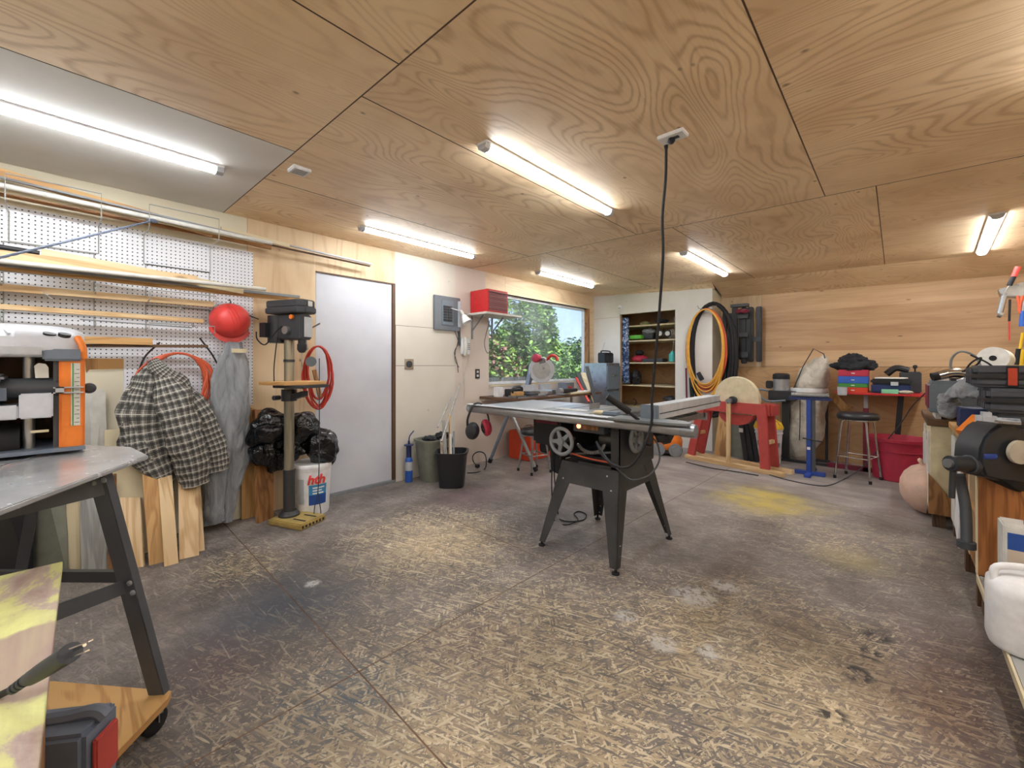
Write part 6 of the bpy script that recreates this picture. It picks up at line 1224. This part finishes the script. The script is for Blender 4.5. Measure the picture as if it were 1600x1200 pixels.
MB().tube([(.30, 4.55, 1.16), (.31, 4.56, 1.26), (.36, 4.58, 1.31), (.43, 4.58, 1.27), (.46, 4.55, 1.18), (.50, 4.52, 1.11)], .008, 8).obj('cord', 'mid_grey', r); MB().tube([(.36, 4.52, 1.13), (.40, 4.50, 1.22), (.45, 4.50, 1.26), (.43, 4.5, 1.21), (.36, 4.5, 1.16)], .006, 8).tube([(.40, 4.5, 1.28), (.48, 4.46, 1.22), (.54, 4.42, 1.14)], .006, 8).obj('cord', 'rubber', r)
c = at(1556, 561, 3.4)-Vector((0, 0, .085)); r = thing('paper_roll', 'white paper towel roll lying at the right of the grey toolbox', 'paper roll', c)
ax = Vector((-.25, -1, .05)).normalized(); MB().lathe(c+Vector((0, 0, .085)), [(.022, -.12), (.088, -.12), (.090, -.118), (.090, .12), (.022, .12)], 40, -ax if False else ax).obj('roll', 'paper', r, smooth=50); MB().lathe(c+Vector((0, 0, .085))+ax*.1205, [(0, 0), (.0215, 0), (.0215, .001), (0, .001)], 24, ax).obj('core', 'rubber', r)
T3((c.x-.12, c.y-.12, .805), (c.x+.14, c.y+.14, c.z-.006), 'dark_grey', 'dark_box', 'dark box carrying the paper roll', 'box')
tag(MB().slab([(.44, 4.62, 1.10), (.54, 4.60, 1.10), (.52, 4.62, 1.20), (.46, 4.66, 1.24)], .004).obj('white_bag', 'white_plastic'), 'folded white plastic bag between silver tool and paper roll', 'bag')
# cases
def case(x0, x1, y0, y1, z0, z1, label, latch=None, mt='case_grey'):
    r = thing('tool_case', label, 'case', ((x0+x1)/2, (y0+y1)/2, z0), 'black tool cases stacked on the wooden bench'); zm = (z0+z1)/2
    MB().box((x0, y0, z0), (x1, y1, zm-.006)).obj('base', mt, r, bev=.018); MB().box((x0+.004, y0+.004, zm+.006), (x1-.004, y1-.004, z1)).obj('lid', mt, r, bev=.018); MB().box((x0-.006, y0-.006, zm-.012), (x1+.006, y1+.006, zm+.012)).obj('rim', 'black_plastic', r, bev=.003)
    for i in range(4): MB().box((x0-.004, y0+.05+i*(y1-y0-.1)/3.3, z0+.015), (x0+.002, y0+.08+i*(y1-y0-.1)/3.3, z1-.015)).obj('rib', mt, r, bev=.001)
    if latch:
        lx = latch; MB().box((lx, y0-.013, z0+.012), (lx+.035, y0-.001, z1-.015)).obj('latch', 'hat_red' if False else 'box_red', r, bev=.002); MB().box((lx-.006, y0-.008, z0+.004), (lx+.041, y0-.0005, z1-.004)).obj('latch_plate', 'rubber', r)
case(.41, .86, 3.62, 3.98, .803, .935, 'lowest black tool case on the wooden bench behind the vise'); case(.38, .86, 3.60, 3.98, .938, 1.075, 'middle black tool case on the wooden bench'); case(.335, .84, 3.68, 4.02, 1.079, 1.205, 'top dark grey tool case with one orange latch', .47)
m = MB().limb([(.25, 4.22, .93), (.30, 4.12, 1.03), (.36, 4.02, 1.075), (.42, 3.93, 1.06), (.45, 3.85, .98)], [.07, .15, .19, .19, .10], [.04, .07, .07, .07, .05], (.5, .4, .8), .18, 6, 6, 32, 8).limb([(.26, 4.2, 1.0), (.27, 4.15, .93), (.25, 4.12, .85)], [.09, .12, .07], [.05, .06, .04], (1, .2, 0), .2, 6, 9, 24, 6)
tag(m.obj('grey_jacket', 'soft_grey', smooth=80), 'grey work jacket crumpled between toolbox and tool cases', 'jacket')
T3((.30, 3.88, .802), (.42, 4.10, .93), 'navy', 'navy_box', 'dark navy box at the bench edge under the grey jacket', 'box'); T3((.325, 3.38, .802), (.40, 3.50, .95), 'light_grey', 'grey_cup', 'pale grey container at the bench edge behind the vise', 'container', .02)
tag(MB().beam((.285, 3.6, .81), (.36, 3.7, .90), .05, .03).obj('orange_clamp', 'orange'), 'orange spring clamp at the edge of the wooden bench', 'clamp')
# bench vise
r = thing('bench_vise', 'big dark bench vise bolted at the near end of the wooden bench', 'vise', (.45, 2.95, .6))
def VV(px, py, d=1.98): return at(px, py, d)
prof = [(1532, 724), (1534, 700), (1541, 684), (1553, 670), (1566, 662), (1586, 664), (1600, 672), (1640, 676), (1660, 700), (1660, 760), (1610, 758), (1560, 752), (1540, 746)]
pp = [VV(*q_) for q_ in prof]; m = MB().slab(pp, .13, FW); m.obj('jaw_body', 'black_metal', r, bev=.012)
MB().slab([VV(1554, 661, 1.96), VV(1596, 664, 1.96), VV(1594, 658, 2.11), VV(1560, 656, 2.11)], .012, (0, 0, 1)).obj('jaw_plate', 'galvanised', r)
a, b = VV(1484, 724, 2.03), VV(1545, 726, 2.03); MB().cyl(a, b, .037, n=28).obj('screw_housing', 'black_metal', r); MB().cyl(a-(b-a).normalized()*.014, a, .022).obj('screw_end', 'steel', r); MB().lathe(VV(1516, 726, 2.03), [(.041, -.012), (.046, -.008), (.046, .012), (.041, .018)], 28, (b-a)).obj('collar', 'dark_grey', r)
MB().cyl(VV(1489, 736, 2.03), VV(1487, 778, 2.03), .012, n=14).obj('tommy_bar', 'black_metal', r)
c = VV(1590, 706, 1.965); MB().lathe(c, [(.055, 0), (.055, -.015), (0, -.016)], 28, FW).obj('turned_disc', 'cream_cloth', r) ; MB().slab([VV(1560, 748), VV(1650, 755), VV(1650, 780), VV(1590, 768)], .12, FW).obj('swivel_base', 'rubber', r, bev=.006)
MB().lathe(VV(1530, 712, 2.0), [(.024, 0), (.024, .06)], 16, RT).obj('blue_nut', 'blue_metal', r)
tag(MB().tube([VV(1499, 742, 2.08), VV(1503, 762, 2.08), VV(1508, 790, 2.06), VV(1510, 820, 2.04), VV(1510, 850, 2.02)], .021, 14, 6).tube([VV(1510, 846, 2.02), VV(1510, 856, 2.02)], .034, 16, 0).obj('curved_pipe', 'dark_grey'), 'thick dark curved pipe leaning below the vise with a flange at its foot', 'pipe')
# tools hanging at the right wall
r = thing('wall_tool_rack', 'grey metal rack of tangled tools high at the right edge', 'tool rack', (.85, 5.85, 1.9))
def Q(px, py, y=5.85): return ony(px, py, y)
MB().slab([Q(1560, 452), Q(1600, 440), Q(1640, 440), Q(1640, 466), Q(1566, 463)], .12, (0, 1, 0)).obj('rack_tray', 'steel', r, bev=.008)
MB().beam(Q(1600, 455), (1.01, 5.9, Q(1600, 455).z), .04, .04).obj('wall_arm', 'tool_grey', r)
def hang(nm, parts, label, cat='hand tool'):
    c = Q(*parts[0][0]); r = thing(nm, label, cat, c, 'tools hanging on the right wall')
    for k, (p0, p1, rad, mt, pn) in enumerate(parts): MB().cyl(Q(*p0, 5.80), Q(*p1, 5.80), rad).obj(pn, mt, r, smooth=50)
    return r
hang('hammer', [((1569, 462), (1562, 490), .020, 'galvanised', 'grip'), ((1560, 491), (1566, 493), .026, 'steel', 'grip_end')], 'grey-handled hammer hanging from the rack at the right edge')
hang('red_screwdriver', [((1591, 417), (1584, 432), .020, 'hat_red', 'grip'), ((1584, 432), (1577, 446), .018, 'rubber', 'grip_collar'), ((1577, 446), (1570, 456), .006, 'steel', 'shaft')], 'red and black screwdriver sticking up above the rack')
hang('long_screwdriver', [((1578, 468), (1577, 502), .008, 'rubber', 'shaft'), ((1577, 502), (1577, 532), .005, 'hat_red', 'tip')], 'thin black and red driver hanging below the rack')
hang('pliers', [((1590, 462), (1594, 490), .010, 'hose_orange', 'left_handle'), ((1598, 462), (1592, 486), .010, 'hose_orange', 'right_handle')], 'orange-handled pliers hanging under the rack')
hang('blue_cutter', [((1599, 486), (1597, 510), .02, 'blue_plastic', 'handle'), ((1600, 470), (1599, 486), .01, 'steel', 'head')], 'blue-handled cutter hanging at the right edge')
hang('yellow_tool', [((1598, 520), (1594, 545), .01, 'yellow_plastic', 'neck'), ((1592, 545), (1588, 570), .018, 'rubber', 'grip'), ((1597, 546), (1595, 572), .016, 'yellow_plastic', 'handle')], 'yellow and black long tool hanging lowest at the right edge')
# ================================================================= PLANER AND STAND (left foreground)
PZ = .905
T = at(232, 711, 1.408)
Cn = at(133, 703, 1.46)
r = thing('thickness_planer', 'orange and grey thickness planer on its metal stand at the left', 'planer', (Cn.x-.2, Cn.y-.3, PZ))
def PP(u, v, z): return Vector((Cn.x-u, Cn.y-v, z))      # u depth away, v along the front to the left
zb, ztp = PZ+.012, 1.325
# side columns
def plate(v0, v1, mt, nm, u0=-.0, u1=.34, z0=zb, z1=1.235, bev=.006): return MB().box(PP(u0, v0, z0), PP(u1, v1, z1)).obj(nm, mt, r, bev=bev)
plate(0, .062, 'orange', 'side_cover', z1=1.245); plate(.52, .60, 'orange', 'side_cover', z1=1.245); MB().tube([PP(.0, .004, 1.23), PP(.0, .006, 1.27), PP(.02, .018, 1.305)], .010, 8, 4).obj('side_cover_edge', 'orange', r)
sc_ = MB().box(PP(-.002, .012, 1.00), PP(0, .034, 1.215)).obj('depth_scale', 'off_white', r); 
for i in range(14): MB().box(PP(-.003, .014, 1.01+i*.014), PP(-.0022, .021 if i % 2 else .026, 1.0118+i*.014)).obj('scale_mark', 'dark_grey', sc_)
MB().box(PP(-.0035, .028, 1.0), PP(-.0021, .031, 1.215)).obj('scale_line', 'green_plastic', sc_)
MB().box(PP(-.012, .004, 1.112), PP(-.002, .075, 1.116)).box(PP(-.012, .004, 1.13), PP(-.002, .075, 1.134)).box(PP(-.012, .05, 1.112), PP(-.002, .07, 1.134)).obj('pointer', 'light_grey', r)
MB().box(PP(.30, .062, zb), PP(.34, .52, 1.24)).obj('rear_panel', 'maroon' if False else 'dark_wood', r)
plate(.062, .075, 'stand_grey', 'inner_frame', u0=.01)
# rounded top hood, extruded along its length
hood = [(-.0, 1.235), (-.012, 1.262), (.0, 1.30), (.06, 1.335), (.17, 1.352), (.28, 1.335), (.35, 1.29), (.35, 1.235)]
sc = lambda v, s_, dz=0: [PP(.17+(u-.17)*s_, v, 1.235+(z-1.235)*(s_*1.0)+dz) for u, z in hood]
MB().rings([sc(.16, 1.0), sc(.60, 1.0)]).obj('hood', 'planer_grey', r, smooth=40)
MB().rings([sc(.0, .80), sc(.03, .93), sc(.08, .985), sc(.16, 1.0)]).obj('hood_end', 'planer_grey', r, smooth=60)
MB().box(PP(-.014, .005, 1.222), PP(.02, .10, 1.262)).obj('corner_cover', 'planer_blue_grey', r, bev=.006); MB().box(PP(-.016, .10, 1.24), PP(.0, .60, 1.268)).obj('front_trim', 'light_grey', r, bev=.003)
for i in range(5): MB().beam(PP(.0, .17+i*.075, 1.308), PP(.15, .21+i*.075, 1.356), .006, .006).obj('hood_rib', 'light_grey', r)
m = MB().lathe(PP(.10, .30, 1.342), [(.10, 0), (.09, .012), (.06, .02), (0, .024)], 36, (0, 0, 1)); m.obj('top_dial', 'planer_blue_grey', r, smooth=60)
for v in (.05, .085): MB().lathe(PP(.03, v, 1.305), [(.016, 0), (.016, .012), (0, .014)], 18, (.3, .2, 1)).obj('hood_port', 'black_plastic', r)
# cutterhead carriage
MB().box(PP(-.035, .175, 1.075), PP(.20, .60, 1.155)).obj('carriage', 'planer_blue_grey', r, bev=.02); MB().box(PP(-.03, .18, 1.155), PP(.18, .60, 1.178)).obj('carriage_top', 'grey_cloth', r, bev=.008)
lg = MB().lathe(PP(-.036, .215, 1.135), [(.024, 0), (.024, .004), (0, .005)], 28, (1, 0, 0)).obj('badge', 'light_grey', r); MB().lathe(PP(-.042, .215, 1.135), [(.017, 0), (.017, .003), (0, .003)], 24, (1, 0, 0), .8).obj('badge_inset', 'planer_blue_grey', r)
MB().cyl(PP(.04, .06, 1.13), PP(.04, .19, 1.13), .035).obj('gear_housing', 'dark_grey', r)
MB().box(PP(-.03, .150, 1.045), PP(.10, .60, 1.075)).box(PP(-.03, .075, 1.045), PP(.0, .15, 1.115)).obj('lower_bar', 'planer_grey', r, bev=.004) if False else (MB().box(PP(-.03, .15, 1.035), PP(.10, .60, 1.08)).obj('lower_bar', 'planer_grey', r, bev=.004), MB().box(PP(-.03, .075, 1.035), PP(.02, .149, 1.115)).obj('carriage_bracket', 'planer_grey', r, bev=.004))
for v in (.13, .50): MB().cyl(PP(.06, v, zb), PP(.06, v, 1.24), .014).obj('guide_post', 'steel', r)
kn = PP(.05, -.012, 1.125); MB().lathe(kn, [(.0, -.022), (.012, -.022), (.017, -.013), (.019, 0), (.017, .013), (.010, .02), (0, .021)], 20, (1, 0, 0)).cyl(kn, kn+Vector((0, -.035, 0)), .006).obj('crank_knob', 'dark_grey', r)
m = MB().slab([PP(.02, .085, 1.165), PP(.02, .115, 1.165), PP(.02, .118, 1.205), PP(.02, .108, 1.215), PP(.02, .092, 1.212), PP(.02, .086, 1.20)], .003, (1, 0, 0)); m.obj('warning_tag', 'off_white', r)
MB().box(PP(.0, .085, .985), PP(.002, .125, .993)).obj('warning_strip', 'pale_wood', r); MB().lathe(PP(.10, .30, .95), [(.06, -.15), (.06, .15)], 24, (0, 1, 0)).obj('feed_roller', 'rubber', r)
MB().box(PP(-.02, .0, zb-.0), PP(.34, .60, zb+.012)).obj('base_plate', 'planer_blue_grey', r)
# stand
r = thing('planer_stand', 'dark grey steel stand with a shiny metal top on a plywood dolly', 'machine stand', (-1.8, -.1, .12))
top = [T, at(205, 704, 1.55), at(80, 700, 1.62), at(-200, 700, 1.7), at(-330, 770, 1.1), at(-60, 822, .8)]
for p_ in top: p_.z = PZ-.014
MB().slab(top, .014, (0, 0, 1)).obj('metal_top', 'sheet_metal', r, bev=.003)
e0, e1 = at(75, 706, 1.44), at(-60, 724, 1.1); e0.z = e1.z = PZ; MB().beam(e0+Vector((0, 0, .003)), e1+Vector((0, 0, .003)), .006, .006).obj('top_seam', 'chrome', r)
lt, lb_ = at(150, 747, 1.26), at(244, 1086, 1.385)
lt.z = PZ-.03
d_ = (lb_-lt); sdl = RT
m = MB()
def gusset(a, b, wd_, nm='leg'):
    MB().beam(a, b, wd_, .004, RT).obj(nm, 'stand_grey', r, bev=.001)
gusset(lt, lb_, .050)
MB().beam(lt+FW*.012+RT*.0255, lb_+FW*.012+RT*.0255, .002, .024, RT).obj('leg_flange', 'stand_grey', r)
a = at(165, 760, 1.27); b = at(-60, 812, 1.02); MB().beam(a, b, .05, .004, (0, 0, 1)).obj('top_rail', 'stand_grey', r, bev=.001); MB().beam(a+Vector((0, 0, .027))+FW*.02, b+Vector((0, 0, .027))+FW*.02, .04, .004, FW).obj('rail_flange', 'stand_grey', r)
MB().beam(at(200, 915, 1.33), at(60, 968, 1.12), .045, .004, (0, 0, 1)).obj('lower_rail', 'stand_grey', r, bev=.001); MB().beam(at(195, 900, 1.36), at(-20, 899, 1.5), .035, .02, (0, 0, 1)).obj('rear_rail', 'black_metal', r)
for px, py in ((147, 755), (163, 750), (203, 911), (208, 926)): c = at(px, py, 1.245 if py < 800 else 1.31); MB().lathe(c, [(.008, 0), (.008, -.003), (.004, -.006), (0, -.006)], 14, FW).obj('bolt', 'mid_grey', r)
l2a, l2b = at(-40, 745, 1.6), at(-90, 1000, 1.75); gusset(l2a, l2b, .06); gusset(at(60, 745, 1.75), at(20, 960, 1.9), .05)
# dolly
dz = .115; DP = [fl(86, 1064, dz), fl(268, 1079, dz), fl(262, 1092, dz), fl(150, 1210, dz), fl(-60, 1180, dz), fl(-40, 1064, dz)]
r = thing('plywood_dolly', 'plywood dolly on castors under the planer stand', 'dolly', (DP[1].x-.2, DP[1].y-.2, 0))
MB().slab([p_-Vector((0, 0, .022)) for p_ in DP], .022, (0, 0, 1)).obj('platform', 'old_pine', r, 'x', bev=.001)
for px, py, s_ in ((240, 1092, 1), (60, 1080, 0), (60, 1190, 0)):
    c = fl(px, py, dz); c.z = .042; cr_ = MB().lathe(c, [(.036, -.012), (.040, -.008), (.040, .008), (.036, .012)], 28, (.8, .5, 0)); w_ = cr_.obj('castor', 'rubber', r, smooth=50); lab(w_, 'black castor wheel'); MB().box(c+Vector((-.022, -.022, .028)), c+Vector((.022, .022, .05))).beam(c+Vector((.012, .012, 0)), c+Vector((.012, .012, .045)), .02, .003).obj('castor_fork', 'steel', w_)
# yellow painted bench
K = at(98, 877, 1.04)
r = thing('yellow_bench', 'low bench with worn yellow and purple paint at the bottom left', 'bench', (-1.1, -.4, 0))
z1 = K.z; MB().slab([Vector((K.x, K.y, z1)), Vector((K.x-.02, -.95, z1)), Vector((-.45, -.95, z1)), Vector((-.45, K.y-.035, z1))], -.02 if False else .018, (0, 0, -1)).obj('top', 'yellow_worn', r, 'x', bev=.001)
MB().box((K.x+.012, -.93, 0), (-.50, K.y-.028, z1-.019)).obj('body', 'brown_wood', r) ; lab(r.children[-1], 'dark brown side')
MB().cyl((-1.0, -.14, z1), (-1.0, -.14, z1+.003), .008).obj('screw_hole', 'rubber', r)
# power plug lying over the bench edge
r = thing('power_plug', 'black power plug with metal prongs hanging over the yellow bench edge', 'plug', at(60, 1040, .60))
pa, pb = at(22, 1076, .60), at(60, 1050, .60); q_ = [at(-60, 1118, .63), at(0, 1086, .61), pa]
MB().tube(q_, .0048, 10, 5).obj('cable', 'rubber', r)
m = MB()
for i in range(5): m.cyl(at(20+i*7, 1077-i*5, .60), at(24+i*7, 1074.5-i*5, .60), .0072+.0004*i)
m.obj('strain_relief', 'dark_grey', r)
a, b = at(50, 1058, .60), at(110, 1020, .595); MB().tube([a, a+(b-a)*.3, b], .0105, 14, 4, .0135, flat=1.2).obj('plug_body', 'dark_grey', r, smooth=60)
for o0, L_ in (((110, 1013), (142, 1001)), ((114, 1026), (136, 1017))): 
    MB().beam(at(*o0, .585), at(*L_, .565), .0015 if False else .005, .0018).obj('prong', 'chrome', r)
MB().cyl(at(110, 1018, .605), at(132, 1008, .59), .0022).obj('ground_pin', 'chrome', r)
# grey case with red latch
r = thing('blue_grey_case', 'blue-grey plastic case with a red latch at the bottom left corner', 'case', (-1.44, .06, .0))
A_ = at(52, 1128, 1.05); B_ = at(186, 1086, 1.08)
dv = Vector((B_.x-A_.x, B_.y-A_.y, 0)).normalized(); nv = Vector((0, 0, 1)).cross(dv); zc = B_.z-.01
def CC(u, v, z): return B_-dv*u-nv*v*-1+Vector((0, 0, z-B_.z))
MB().slab([CC(.0, 0, 0.0), CC(.34, 0, 0), CC(.34, -.11, 0), CC(.0, -.11, 0)], zc, (0, 0, 1)).obj('body', 'planer_blue_grey', r, bev=.01)
MB().tube([CC(.34, -.05, zc), CC(.10, -.05, zc+.004), CC(.02, -.05, zc+.012), CC(-.005, -.05, zc-.005)], .016, 8, 5).obj('handle', 'planer_blue_grey', r)
MB().slab([CC(-.002, -.02, zc-.14), CC(-.002, -.09, zc-.14), CC(-.002, -.09, zc-.03), CC(-.002, -.02, zc-.03)], .012, dv).obj('latch', 'frame_red', r, bev=.004)
